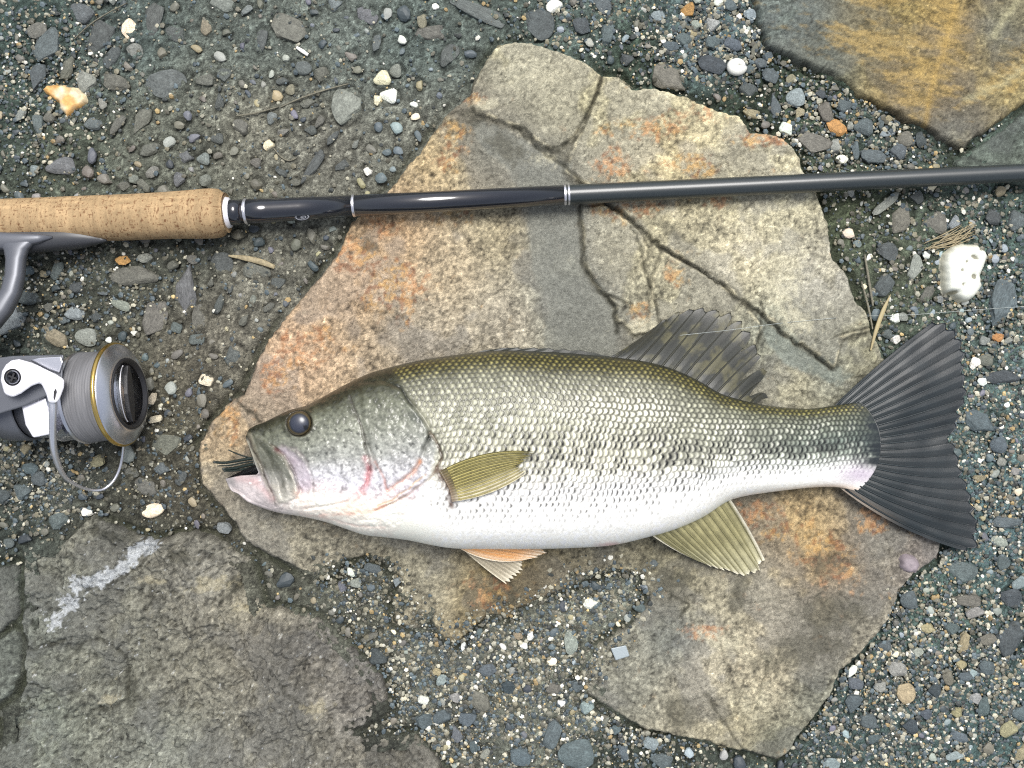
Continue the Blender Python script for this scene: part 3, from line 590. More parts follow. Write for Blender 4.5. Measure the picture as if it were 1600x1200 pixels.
# --- upper side
vt = (1 - np.cos(np.linspace(0, np.pi, NV))) / 2; vt = .55 * np.linspace(0, 1, NV) + .45 * vt
U, V, PX, PY = surf(vt)
yn = 2 * V - 1
pe_ = np.where(yn > 0, 4.2, 3.0); prof = (1 - np.abs(yn) ** pe_) ** .55
WX = PX + 2.2 * fbm(PX, PY, 13, 3, 660); WY = PY + 2.2 * fbm(PX, PY, 13, 3, 663)
def groove(pts, wd, dp, closed=False):
    return dp * (.75 + .45 * fbm(PX, PY, 20, 2, 664)) * np.exp(-(seg_dist(WX, WY, pts, closed) / wd) ** 2)
def lobe(pts, soft):                                   # raised plate with a soft rim
    return sstep(-soft * .3, soft, sdist(PX, PY, pts))
head = 1 - sstep(-6, 6, PX - np.interp(PY, [560, 600, 640, 675, 700, 740, 780, 860], [600, 628, 652, 674, 684, 672, 650, 600]))
zrel = np.zeros_like(PX)
# plates of the head
MAXI = [(394,676),(408,682),(420,690),(434,704),(446,716),(456,734),(464,752),(467,768),(463,778),(448,787),(434,788),(424,768),(412,735),(400,705)]
PREM = [(384,673),(394,676),(402,700),(414,732),(426,764),(434,788),(428,788),(414,762),(402,730),(390,700)]
JUG = [(432,697),(446,697),(462,706),(478,722),(487,742),(489,762),(480,778),(468,776),(466,756),(456,734),(444,712)]
zrel += 5.0 * lobe(MAXI, 6) + 4.0 * lobe(PREM, 5) - 3.0 * lobe(JUG, 6)
zrel -= groove([(388,684),(398,706),(412,738),(424,768),(432,790)], 2.2, 4.5)
zrel -= groove([(424,694),(438,704),(452,722),(462,742),(469,766),(464,782)], 2.4, 7)
zrel += groove([(412,692),(428,712),(442,738),(450,768)], 3.5, 2.2) - groove([(404,690),(420,716),(434,750),(440,778)], 1.6, 1.6)
zrel -= groove([(434,705),(446,722),(458,733)], 3.2, 3.5)
zrel -= groove([(440,696),(462,702),(480,722),(490,748),(488,774)], 2.4, 3.0)
PREOP = [(547,620),(554,642),(566,668),(571,694),(576,718),(578,735),(574,752),(562,770),(540,785),(512,792),(478,796)]
zrel -= groove(PREOP, 2.6, 3.6)
zrel -= groove([(563,650),(572,672),(578,698),(586,722),(600,748),(606,768)], 2.4, 2.6)
OPER = [(612,600),(627,607),(637,625),(652,641),(664,656),(672,669),(671,682),(664,700),(659,716),(650,732),(632,750),(606,766)]
zrel += 5.0 * sstep(-2, 7, sdist(PX, PY, [(560,600),(600,596)] + OPER + [(590,745),(578,700),(566,660)]))
zrel -= groove(OPER, 2.6, 3.5)
GILL = [(673,676),(684,694),(690,716),(680,736),(668,750),(650,764),(630,778),(600,792),(585,797)]
zrel -= groove(GILL, 2.6, 4.5); zrel -= groove([(664,742),(640,762),(612,782),(590,790)], 1.8, 2.0)
zrel -= groove([(640,790),(620,804),(590,812),(560,812)], 2.0, 1.6); zrel -= groove([(600,822),(560,822),(520,812)], 2.0, 1.4)
zrel -= groove([(446,676),(455,688),(468,690),(482,684),(491,668)], 2.5, 1.5)
EYE = (467.5, 661.5)
de = np.hypot(PX - EYE[0], PY - EYE[1])
zrel += 4.0 * np.exp(-((de - 22) / 4.5) ** 2) - 5.0 * sstep(22, 15, de)
zrel += head * (2.0 * fbm(PX, PY, 16, 3, 601) + 1.5 * fbm(PX, PY, 5, 2, 602))
# lower jaw: keep it under the upper jaw
jaw = sstep(3, -5, sdist(PX, PY, [(340,735),(400,742),(406,742),(426,770),(436,792),(440,830),(330,830)]))
zrel -= (1 - jaw) * 7 * sstep(.12, .0, U)
# --- scales on a staggered net that follows the flank
L = np.interp(PX, [600, 700, 1000, 1300, 1400], [9.2, 10.2, 9.8, 8.2, 7.4])
ux = np.linspace(560, 1420, 900); cum = np.concatenate([[0], np.cumsum(np.diff(ux) / np.interp(ux[:-1], [600, 700, 1000, 1300, 1400], [9.2, 10.2, 9.8, 8.2, 7.4]))])
half = (by - ty)[:, None] / 2
arc = np.arcsin(np.clip(yn * .96, -1, 1)) * half * .86
s_ = np.interp(PX, ux, cum) * 1.10 + .28 * fbm(PX, PY, 24, 2, 610) + .8 * fbm(PX, PY, 90, 2, 614) + 1.2 * (yn ** 2) * .6
t_ = arc / (L * .90) + .36 * fbm(PX, PY, 24, 2, 611) + .8 * fbm(PX, PY, 90, 2, 615)
row = np.floor(t_ + .5); dt = t_ - row
ss = s_ + .5 * (row % 2)
f_ = ss + .55 * dt * dt * 2; cell = np.floor(f_); fr = f_ - cell
hid = TAB[(cell.astype(int) * 7 + 5) & 511, (row.astype(int) * 13 + 9) & 511]
hid2 = TAB[(cell.astype(int) * 3 + 77) & 511, (row.astype(int) * 5 + 19) & 511]
body = (1 - head) * sstep(655, 690, PX + .15 * (700 - PY))
body = np.maximum(body, (1 - head) * sstep(590, 620, PX) * (PY < 640))
shield = body * (1 - sstep(1350, 1384, PX + 18 * yn * yn))
bellyfade = 1 - .75 * sstep(.50, .85, yn)
scale_h = (fr ** .8 * (1 - sstep(.86, 1.0, fr))) * (1 - 1.6 * dt * dt)
zrel += 1.9 * shield * bellyfade * (scale_h - .4)
zrel += shield * (1.6 * fbm(PX, PY, 80, 2, 612) + .9 * fbm(PX, PY, 26, 2, 613))
# pectoral girdle pad
zrel += 3 * np.exp(-(((PX - 690) / 26) ** 2 + ((PY - 765) / 24) ** 2))
edgek = sstep(0, .035, V) * sstep(1, .965, V) * sstep(0, .012, U)
ZT = zc[:, None] + hz[:, None] * prof + zrel * edgek
# --- colours of the skin
Zn = fbm(PX, PY, 70, 3, 620); zf = fbm(PX, PY, 14, 3, 621, .6); zg = vnoise(PX / 3.2, PY / 3.2, 622); zh = fbm(PX, PY, 6, 3, 623, .7)
def ramp(x, pts):
    xs = [p[0] for p in pts]; cs = np.array([lin(p[1]) for p in pts])
    return np.stack([np.interp(x, xs, cs[:, k]) for k in range(3)], -1)
yw = yn + .05 * Zn
tailk = sstep(950, 1350, PX)
A = ramp(yw, [(-1, (34,34,20)), (-.93, (46,45,27)), (-.86, (72,71,54)), (-.74, (130,129,110)), (-.25, (168,167,146)), (.05, (186,184,164)), (.20, (218,216,198)), (.40, (246,245,240)), (1, (250,248,240))])
B = ramp(yw, [(-1, (36,38,26)), (-.88, (66,66,42)), (-.6, (82,88,72)), (-.1, (88,98,90)), (.20, (128,136,124)), (.42, (206,210,200)), (.58, (240,240,234)), (1, (245,242,232))])
base = A * (1 - tailk[..., None]) + B * tailk[..., None]
# each scale: pale centre, dark rim; golden dots along the back
core = np.exp(-(((fr - .52) / .22) ** 2 + (dt / .36) ** 2))
rim = 1 - sstep(.12, .34, np.minimum(np.abs(dt - .5), np.abs(dt + .5)) + .0) * sstep(0, .16, fr) * sstep(1, .84, fr)
flank = sstep(-.97, -.88, yn) * (1 - sstep(.34, .60, yn + .1 * Zn))
kk = shield * flank * (.55 + .45 * hid)
base = base * (1 + (1.55 * core + .5 * core * tailk - .34) * kk)[..., None]
base = base * (1 + .6 * (hid - .5) * shield * flank)[..., None]
cres = np.exp(-((np.minimum(1 - fr, fr + .1)) / .17) ** 2) * sstep(.52, .30, np.abs(dt)); irr = sstep(-.5, .4, fbm(PX, PY, 22, 3, 660, .6))
base = base * (1 - .88 * (cres * shield * flank * (.25 + .75 * hid) * (.60 + .40 * irr)))[..., None]
base = base * (1 - .55 * (sstep(.30, .5, np.abs(dt)) * shield * flank * (1.0 - .5 * hid2)))[..., None]
fl_ = sstep(.44, .54, hid2 + .30 * fbm(PX, PY, 26, 2, 661) + .14 * tailk) * np.exp(-(((fr - .76) / .21) ** 4 + (dt / .46) ** 4)) * shield * np.clip(np.exp(-((yn - .12) / .36) ** 2) + .35 * (yn < .1), 0, 1) * (.62 + .55 * sstep(690, 820, PX))
base = base * (1 - .90 * fl_)[..., None]
wt_ = sstep(.62, .8, hid - .3 * fbm(PX, PY, 18, 2, 667)) * core * shield * flank * sstep(-.75, -.4, yn); base = base * (1 - .45 * wt_[..., None]) + .45 * wt_[..., None] * lin((236, 234, 220))
gold = shield * sstep(-.99, -.96, yn) * sstep(-.74, -.86, yn) * core
base = base + (lin((190,176,92)) * .5)[None, None] * (gold * (.35 + .65 * hid))[..., None]
# lateral blotches
bl = sstep(.05, .45, fbm(PX, PY, 34, 3, 630, .6) + .9 * np.exp(-((yn - (-.12 + .10 * tailk)) / .17) ** 2) - .62) * shield * sstep(760, 900, PX)
base = base * (1 - (.34 * bl * (.5 + .5 * hid))[..., None])
bl2 = (np.exp(-((yn - .12) / .14) ** 2) * sstep(.55, .8, hid2) * shield * sstep(700, 860, PX) * .5)
base = base * (1 - bl2[..., None])
# dark dashes on the pale belly scales
dash = np.exp(-(((fr - .76) / .19) ** 2 + (dt / .46) ** 2)) * shield
low = sstep(.26, .38, yn) * (1 - sstep(.55, .92, yn + .12 * (1 - hid) + .10 * tailk))
base = base * (1 - (.95 * dash * low * sstep(.1, .5, hid + .3 * Zn))[..., None])
# head
Hc = ramp(yn + .10 * Zn, [(-1, (36,36,24)), (-.84, (52,52,38)), (-.66, (100,102,86)), (-.3, (136,138,124)), (.05, (154,155,148)), (.35, (200,198,202)), (.55, (222,206,206)), (.72, (240,226,218)), (1, (238,224,216))])
Hc = Hc * (1 + .55 * zh + .25 * zf + .24 * zg)[..., None]
hs = sstep(.25, .6, fbm(PX, PY, 7, 3, 640, .7)) * sstep(-.8, -.3, yn) * sstep(.45, .1, yn); Hc *= (1 - .6 * hs)[..., None]
def paint(c, mask, rgb, amt):
    m = np.clip(mask * amt, 0, 1)[..., None]; return c * (1 - m) + lin(rgb) * m
def line(pts, wd): return np.exp(-(seg_dist(WX, WY, pts) / wd) ** 2) * np.clip(.85 + .6 * fbm(PX, PY, 12, 2, 665), .3, 1.1)
br = .7 + .5 * zf
Hc = paint(Hc, lobe(MAXI, 5), (96,96,82), .8); Hc = paint(Hc, lobe(MAXI, 5) * sstep(725, 775, PY), (196,192,180), .75)
Hc = paint(Hc, line([(420,700),(440,722),(452,750),(460,772)], 6), (74,78,62), .6)
Hc = paint(Hc, line([(410,690),(424,712),(438,745),(446,775)], 4), (56,58,46), .7); Hc = paint(Hc, line([(428,698),(444,716),(456,742),(462,768)], 2), (178,172,158), .7); Hc = paint(Hc, lobe(PREM, 4), (128,122,104), .75); Hc = paint(Hc, line([(386,690),(396,714),(410,746),(424,776)], 2.2), (176,168,150), .6); Hc = paint(Hc, lobe(PREM, 4) * sstep(735, 780, PY), (206,200,194), .7)
Hc = paint(Hc, line([(388,684),(398,706),(412,738),(424,768),(432,790)], 1.8), (52,42,34), .9)
Hc = paint(Hc, line([(424,694),(438,704),(452,722),(462,742),(469,766),(464,782)], 1.8), (62,50,40), .85)
Hc = paint(Hc, line([(432,702),(446,712),(460,722)], 4), (78,34,38), .8)
Hc = paint(Hc, lobe(JUG, 5), (176,164,172), .75)
Hc = paint(Hc, line([(440,696),(462,702),(480,722),(490,748),(488,774)], 3), (150,140,140), .5)
JW = sstep(-3, 4, sdist(PX, PY, [(348,740),(404,738),(430,788),(470,800),(520,812),(520,840),(340,840)]))
Hc = paint(Hc, JW, (176,168,168), .85) * (1 + .22 * zf * JW)[..., None]; Hc = paint(Hc, line([(372,744),(392,743),(406,741)], 3), (96,84,82), .7); Hc = paint(Hc, np.exp(-(((PX-360)/12)**2 + ((PY-752)/10)**2)), (120,118,116), .8)
Hc = paint(Hc, line([(372,748),(400,752),(425,780)], 6), (196,160,156), .5)
pk = line(PREOP[4:], 6) * br; Hc = paint(Hc, pk, (214,132,128), .5)
Hc = paint(Hc, line(PREOP[:6], 2.8), (70,68,60), .95); Hc = paint(Hc, line([(570,715),(577,738),(568,762)], 4), (178,110,118), .5)
Hc = paint(Hc, line([(480,797),(510,800),(545,790),(570,772)], 5) * br, (218,120,100), .55)
Hc = paint(Hc, line([(464,772),(470,784),(485,796),(520,800)], 6) * br, (222,128,96), .5)
Hc = paint(Hc, line([(500,806),(530,806),(560,806)], 4) * br, (226,140,120), .45)
Hc = paint(Hc, line([(586,722),(600,748),(606,768)], 2.2), (196,130,112), .6)
Hc = paint(Hc, line([(655,722),(645,738),(628,752),(606,768)], 4.5) * br, (216,146,100), .7)
Hc = paint(Hc, line([(552,650),(566,668),(578,698),(584,718)], 1.8), (88,86,76), .6)
Hc = paint(Hc, line(OPER[:8], 3.4), (38,40,34), 1.0); Hc = paint(Hc, np.exp(-(((PX-655)/16)**2 + ((PY-652)/12)**2)) * br, (48,54,52), .95)
Hc = paint(Hc, line([(612,600),(580,602),(560,612)], 3), (62,64,50), .5)
Hc = paint(Hc, sstep(24, 20, de), (50,46,34), .85)
base = base * (1 + .14 * zh + .08 * zg)[..., None]
col = base * (1 - head[..., None]) + Hc * head[..., None]
# gill flap and throat
thr = sstep(.45, .75, yn) * sstep(420, 500, PX) * sstep(720, 640, PX); col = paint(col, thr, (252,246,232), .85)
col = paint(col, line(GILL[:4], 3.0), (52,48,38), .9); col = paint(col, line(GILL, 2.2), (110,92,70), .75); col = paint(col, line([(664,742),(640,762),(612,782),(590,790)], 1.6), (204,170,130), .7)
col = paint(col, line([(684,694),(690,716)], 2.4), (48,48,38), .7)
col = paint(col, line([(500,806),(540,803),(575,800),(602,790)], 2.5) * br, (226,150,128), .5)
col = paint(col, line([(470,803),(520,812),(560,822),(600,824)], 2.2) * br, (236,190,176), .5)
yl = np.exp(-(((PX - 560) / 34) ** 2 + ((PY - 795) / 10) ** 2)); col = paint(col, yl, (238,208,168), .4)
dots = sstep(.62, .8, vnoise(PX / 3.4, PY / 3.4, 650)) * np.exp(-(((PX - 678) / 26) ** 2 + ((PY - 775) / 20) ** 2)); col = paint(col, dots, (50,48,40), .85)
col = paint(col, np.exp(-(((PX - 700) / 16) ** 2 + ((PY - 745) / 12) ** 2)), (70,54,44), .85); col = paint(col, line([(684,733),(692,748),(702,768),(705,790)], 6), (92,68,54), .9)
# violet-pink bruise at the root of the tail
col = paint(col, np.exp(-(((PX - 1345) / 40) ** 2 + ((PY - 742) / 17) ** 2)), (172,156,176), .75)
col = paint(col, sstep(.86, 1, yn) * sstep(1200, 1330, PX), (196,170,146), .7)
col = paint(col, np.exp(-(((PX - 955) / 20) ** 2 + ((PY - 852) / 5) ** 2)), (226,150,150), .6)
col = paint(col, sstep(1318, 1372, PX + 34 * zf) * sstep(.62, .30, yn), (40,46,47), .72); col = paint(col, sstep(1352, 1376, PX + 14 * vnoise(PY / 3.2, PX * 0 + 3, 670)) * sstep(.75, .45, yn), (27,33,36), .95)
# --- under side (rests on the stone)
vb = np.linspace(1, 0, NB)[1:-1]
U2, V2, PX2, PY2 = surf(vb)
yn2 = 2 * V2 - 1; pr2 = (1 - np.abs(yn2) ** 2.3) ** .55
ZB = np.maximum(zc[:, None] - hz[:, None] * pr2, ST - 1.5 + 0 * V2)
c2 = ramp(yn2, [(-1, (34,34,20)), (-.6, (120,124,108)), (.3, (205,208,192)), (.5, (235,235,226)), (1, (240,238,230))])
PXA = np.concatenate([PX, PX2], 1); PYA = np.concatenate([PY, PY2], 1); ZA = np.concatenate([ZT, ZB], 1); CA = np.concatenate([col, c2], 1)
nr = PXA.shape[1]
F = grid_faces(NU, nr, wrap=True)[:, ::-1]
cap0 = np.arange(nr)[None, :]; cap1 = (np.arange(nr)[::-1] + (NU - 1) * nr)[None, :]
co = seen(PXA.ravel(), PYA.ravel(), ZA.ravel())
fish = bpy.data.objects.new("largemouth_bass", None); C.objects.link(fish)
fish.location = seen1(850, 850, ST); FI = Matrix.Translation(-fish.location)
fish.empty_display_size = .02
tag(fish, "silvery green bass with white belly lying on its side on the tan flagstone", "fish")
def fpart(name, me, m, parent=None):
    o = link(name, me, m, None); o.parent = parent or fish
    if parent is None: me.transform(FI)
    else: me.transform(FI)
    return o
body_o = fpart("body", np_mesh("body", co, [F, cap0, cap1], np.clip(CA.reshape(-1, 3), 0, .93)), M_skin)

def surf_z(px, py):
    i = np.argmin((PX[::4, ::4] - px) ** 2 + (PY[::4, ::4] - py) ** 2); return float(ZT[::4, ::4].ravel()[i])
# eye
def ellipsoid(name, px, py, z, rx, ry, rz, colf, m, parent, tilt=0):
    n1_, n2_ = 28, 40
    th = np.linspace(0.001, math.pi - .001, n1_); ph = np.linspace(0, 2 * math.pi, n2_, endpoint=False)
    T_, P_ = np.meshgrid(th, ph, indexing='ij')
    x = np.sin(T_) * np.cos(P_); y = np.sin(T_) * np.sin(P_); zz = np.cos(T_)
    co = seen((px + rx * x).ravel(), (py + ry * y).ravel(), (z + rz * zz).ravel())
    rr_ = np.hypot(x, y); c = colf(rr_, x, y, zz)
    return fpart(name, np_mesh(name, co, grid_faces(n1_, n2_, wrap=True)[:, ::1], c.reshape(-1, 3)), m, parent)
ez = surf_z(EYE[0] + 26, EYE[1] + 6)
def eyecol(r, x, y, z):
    c = ramp(r + (z < 0) * 2, [(0, (58,62,74)), (.66, (46,50,62)), (.76, (18,18,20)), (.86, (84,72,44)), (1, (26,25,22))])  # blue-grey centre paints the sky's reflection into the eye colour
    n = np.hypot(x - .52, y - .34) < .2; c[n] = lin((12,12,14)); return c
ellipsoid("eye", EYE[0], EYE[1], ez - 8, 19.5, 19.5, 11, eyecol, M_eye, None)

# --- fins: fans between a base line and a tip line, with rays
def fan_mesh(B, T, ni, nj, z0f, rays, ripple, thick, bulge0, bulge1, colf, ragged=0.0, depth=None, seed=0, ray_w=.2):
    i = np.linspace(0, 1, ni); j = np.linspace(0, 1, nj)
    bx_, by_ = smooth_poly(B, ni) if len(B) > 2 else (np.linspace(B[0][0], B[1][0], ni), np.linspace(B[0][1], B[1][1], ni))
    P = np.array(T, float); d = np.concatenate([[0], np.cumsum(np.hypot(*np.diff(P, axis=0).T))]); d /= d[-1]
    txx = np.interp(i, d, P[:, 0]); tyy = np.interp(i, d, P[:, 1])
    I, J = np.meshgrid(i, j, indexing='ij')
    rr_ = rays * i; fr_ = np.abs(rr_ - np.floor(rr_) - .5) * 2          # 1 at a ray, 0 between
    cut = 1 - ragged * (1 - fr_) ** 1.0 * (.4 + .6 * np.abs(vnoise(i * rays, i * 0 + seed, 3)))
    cut = cut - ragged * .6 * np.clip(vnoise(i * rays * 2.3, i * 0 + 5, seed), 0, 1)
    if depth is not None: cut = cut * depth(i)
    J2 = J * cut[:, None]
    x = bx_[:, None] * (1 - J2) + txx[:, None] * J2; y = by_[:, None] * (1 - J2) + tyy[:, None] * J2
    dx = txx - bx_; dy = tyy - by_; ln = np.hypot(dx, dy) + 1e-6
    bg_ = (bulge0 * (1 - i) + bulge1 * i)[:, None] * 4 * J2 * (1 - J2)
    x = x + bg_ * (dy / ln)[:, None]; y = y - bg_ * (dx / ln)[:, None]
    z = z0f(I, J2, x, y) + ripple * (fr_[:, None] - .5) * sstep(0, .15, J2) * (1 - .4 * J2)
    c = colf(I, J2, x, y, fr_[:, None] + 0 * J)
    return x, y, z, c
def fan(name, label, *a, thick=1.6, mt=M_fin, parent=None, **k):
    x, y, z, c = fan_mesh(*a, thick=thick, **k)
    ni, nj = x.shape
    co = np.concatenate([seen(x.ravel(), y.ravel(), z.ravel()), seen(x.ravel(), y.ravel(), z.ravel() - thick)])
    n = ni * nj; top_ = grid_faces(ni, nj); bot = top_[:, ::-1] + n
    ring = np.concatenate([np.arange(nj), (np.arange(1, ni)) * nj + nj - 1, (ni - 1) * nj + np.arange(nj - 2, -1, -1), np.arange(ni - 2, 0, -1) * nj])
    r2 = np.roll(ring, -1); side = np.stack([ring, r2, r2 + n, ring + n], -1)
    o = fpart(name, np_mesh(name, co, [top_, bot, side[:, ::-1]], np.concatenate([c.reshape(-1, 3)] * 2)), mt)
    if label: o["label"] = label
    return o, (x, y, z, c)
def ray_tube(px, py, z, r0, r1, colr, parent, name="fin_ray", nseg=None, mt=None):
    """tapered round strand through sighted points"""
    n = len(px); P = seen(np.asarray(px, float), np.asarray(py, float), np.asarray(z, float)); k = 6
    t = np.gradient(P, axis=0); t /= np.linalg.norm(t, axis=1)[:, None] + 1e-12
    up = np.array([0, 0, 1.0]); s = np.cross(t, up); ns = np.linalg.norm(s, axis=1)[:, None]
    s = np.where(ns < 1e-3, np.array([[1.0, 0, 0]]), s / (ns + 1e-12)); b = np.cross(s, t)
    rad = np.interp(np.linspace(0, 1, n), [0, 1], [r0, r1]) * S
    an = np.arange(k) / k * 2 * math.pi
    co = P[:, None] + rad[:, None, None] * (np.cos(an)[None, :, None] * s[:, None] + np.sin(an)[None, :, None] * b[:, None])
    f = grid_faces(n, k, wrap=True); caps = [np.arange(k)[None, ::-1], (np.arange(k) + (n - 1) * k)[None]]
    me = np_mesh(name, co.reshape(-1, 3), [f, *caps], np.tile(np.asarray(colr, float), (n * k, 1)))
    if parent is None: return me
    me.transform(FI); o = link(name, me, mt or M_fin); o.parent = parent; return o
def add_rays(o, g, n, r0, r1, colr, skip=0, lift=.35, offs=.5):
    x, y, z, c = g; ni, nj = x.shape
    for q in range(n):
        i = int(round((q + offs) / n * (ni - 1))); i = min(max(i, 0), ni - 1); js = np.linspace(skip, nj - 1, 14).astype(int)
        ray_tube(x[i, js], y[i, js], z[i, js] + lift, r0, r1, colr * np.random.default_rng(q).uniform(.8, 1.2), o)
# tail
tb = [(1300,637),(1318,645),(1335,664),(1343,690),(1342,716),(1332,742),(1312,762)]
tt = [(1457,503),(1480,504),(1497,520),(1509,547),(1513,580),(1511,620),(1501,653),(1494,669),(1492,676),(1484,684),(1495,692),(1498,710),(1500,727),(1509,747),(1517,772),(1525,797),(1531,823),(1528,857),(1513,862)]
def tz(I, J, x, y):
    return 26 + ST - (14) * sstep(0, 1, J) + 3.0 * fbm(x, y, 60, 2, 701) + 2.0 * np.sin(I * 9)
def tcol(I, J, x, y, fr):
    n = fbm(x, y, 30, 3, 702); c = np.stack([0 * x + v for v in lin((27,34,37))], -1)
    c = c * (1 + .35 * n + .25 * (fr - .55) )[..., None]
    k = sstep(.55, .0, J)[..., None] * .5; c = c * (1 - k) + lin((52,57,56)) * k
    k = (sstep(.92, 1.0, I) * sstep(.55, .1, J))[..., None] * .7; c = c * (1 - k) + lin((150,136,120)) * k
    k = sstep(.9, 1, J)[..., None] * .4; return c * (1 - k) + lin((30,35,42)) * k
o, g = fan("tail_fin", None, tb, tt, 330, 60, tz, 21, .9, bulge0=4, bulge1=-12, colf=tcol, ragged=.055, seed=4)
add_rays(o, g, 21, 1.7, .6, lin((32,40,43)), skip=2)
# soft dorsal
db = [(944,563),(964,566),(1005,573),(1044,585),(1086,604),(1121,624),(1150,632),(1178,638)]
dtp = [(1020,513),(1036,500),(1054,489),(1071,483),(1103,479),(1128,481),(1150,492),(1165,507),(1176,524),(1182,542),(1195,556),(1199,572),(1200,592),(1198,606),(1200,622)]
def dz(I, J, x, y): return ST + np.interp(I, [0, .5, 1], [72, 60, 42]) * (1 - .72 * sstep(0, 1, J)) + 3 * np.sin(I * 8 + J * 2)
def dcol(I, J, x, y, fr):
    n = fbm(x, y, 16, 3, 711, .6); c = np.stack([0 * x + v for v in lin((56,57,52))], -1)
    pt = sstep(-.1, .4, n)[..., None] * .6; c = c * (1 - pt) + lin((104,100,72)) * pt
    k = sstep(.35, 0, J)[..., None] * .5; c = c * (1 - k) + lin((80,82,80)) * k
    dk = (sstep(.35, .6, fbm(x, y, 8, 2, 712)) * sstep(.4, .9, J))[..., None] * .6; c = c * (1 - dk) + lin((48,48,36)) * dk
    return c * (.72 + .5 * (1 - fr))[..., None]
o, g = fan("dorsal_fin", None, db, dtp, 240, 50, dz, 13, 1.2, bulge0=-2, bulge1=4, colf=dcol, ragged=.09, seed=9,
           depth=lambda i: 1 - .55 * np.exp(-((i - .79) / .02) ** 2) - .62 * np.exp(-((i - .92) / .032) ** 2) - .22 * np.exp(-((i - .66) / .012) ** 2) - .12 * np.exp(-((i - .5) / .01) ** 2))
add_rays(o, g, 13, 1.9, .7, lin((50,50,42)), skip=1)
# folded spiny dorsal along the back
sb = [(735,553),(780,549),(835,550),(880,553),(925,557),(955,560)]
stp_ = [(765,545),(800,542),(838,543),(880,544),(915,548),(952,556)]
def szf(I, J, x, y): return ST + 76 - 3 * J + 0 * x
def scol(I, J, x, y, fr):
    c = np.stack([0 * x + v for v in lin((44,46,40))], -1); return c * (.8 + .4 * fr + .3 * fbm(x, y, 9, 2, 715))[..., None]
o, g = fan("spiny_dorsal_fin", "folded dark spiny fin lying flat along the back", sb, stp_, 120, 8, szf, 8, 1.4, bulge0=0, bulge1=0, colf=scol, ragged=.35, seed=2)
# anal fin
ab = [(1002,824),(1030,815),(1062,803),(1094,785),(1131,765)]
atp = [(1092,877),(1112,886),(1140,894),(1168,902),(1180,899),(1190,895),(1186,884),(1196,876)]
def azf(I, J, x, y): return ST + 50 - 40 * sstep(0, 1, J) + 1.5 * np.sin(I * 7)
def acol(I, J, x, y, fr):
    c = np.stack([0 * x + v for v in lin((150,144,104))], -1); k = sstep(.45, .95, J)[..., None] * .8; c = c * (1 - k) + lin((176,172,140)) * k
    k = np.maximum(sstep(.94, 1, I), np.maximum(sstep(.05, 0, I), sstep(.9, 1, J)))[..., None] * .8; c = c * (1 - k) + lin((222,216,196)) * k
    return c * (.70 + .36 * fr + .3 * fbm(x, y, 12, 3, 716))[..., None]
o, g = fan("anal_fin", None, ab, atp, 200, 44, azf, 12, 2.2, bulge0=-4, bulge1=3, colf=acol, ragged=.06, seed=6)
add_rays(o, g, 12, 1.6, .6, lin((120,116,82)), skip=1)
# pectoral fin, lying on the flank
pb = [(686,737),(694,750),(702,766),(706,784)]
ptp = [(838,706),(832,712),(822,720),(813,727),(820,732),(826,737)]
def pz(I, J, x, y):
    s = np.interp(x, [680, 740, 840], [surf_z(688, 755), surf_z(745, 742), surf_z(838, 715)]); return s + 5 + 3 * np.sin(J * 3) 
def pcol(I, J, x, y, fr):
    c = np.stack([0 * x + v for v in lin((112,106,66))], -1); k = sstep(.55, .95, I)[..., None] * .8; c = c * (1 - k) + lin((196,188,160)) * k
    d = (sstep(.15, .5, fbm(x, y * 2, 9, 3, 718, .7)) * sstep(.75, .3, I))[..., None] * .55; c = c * (1 - d) + lin((84,78,38)) * d
    k = sstep(.14, 0, J)[..., None] * .8; c = c * (1 - k) + lin((96,74,58)) * k
    k = sstep(.45, .0, I)[..., None] * .35; c = c * (1 - k) + lin((92,88,44)) * k
    return c * (.70 + .4 * fr + .35 * fbm(x, y, 7, 2, 721))[..., None]
o, g = fan("pectoral_fin", "olive yellow side fin", pb, ptp, 180, 44, pz, 13, 1.8, bulge0=13, bulge1=-9, colf=pcol, ragged=.10, seed=3)
add_rays(o, g, 13, 1.2, .4, lin((150,140,84)), skip=4)
# pelvic fins
def vz(I, J, x, y): return ST + 46 - 26 * sstep(0, 1, J) + 5 * np.sin(I * 3) * J
def vcol(I, J, x, y, fr):
    c = np.stack([0 * x + v for v in lin((240,176,110))], -1); k = np.maximum(sstep(.70, 1, I), sstep(.72, 1, J))[..., None] * .9; c = c * (1 - k) + lin((240,228,204)) * k
    k = sstep(.15, 0, J)[..., None] * .6; c = c * (1 - k) + lin((232,176,170)) * k
    return c * (.88 + .2 * fr)[..., None]
def vcol2(I, J, x, y, fr):
    c = np.stack([0 * x + v for v in lin((168,158,136))], -1); k = np.maximum(sstep(.14, 0, I), sstep(.8, 1, J))[..., None] * .8; c = c * (1 - k) + lin((214,206,184)) * k
    return c * (.78 + .34 * fr + .15 * fbm(x, y, 14, 2, 719))[..., None]
def vz2(I, J, x, y): return ST + 38 - 30 * sstep(0, 1, J)
o, g = fan("pelvic_fin", "pale cream belly fin behind the orange one", [(700,836),(716,838)], [(793,914),(803,904),(819,892),(817,878)], 110, 34, vz2, 7, 1.6, bulge0=-3, bulge1=2, colf=vcol2, ragged=.07, seed=8)
add_rays(o, g, 7, 1.1, .5, lin((180,172,150)), skip=2, offs=.4)
o, g = fan("pelvic_fin", "orange belly fin with a pale edge", [(694,836),(698,842)], [(842,853),(855,864),(840,871),(816,876)], 110, 34, vz, 7, 1.4, bulge0=6, bulge1=-14, colf=vcol, ragged=.03, seed=5)
add_rays(o, g, 7, 1.0, .5, lin((232,190,140)), skip=3, offs=.4)

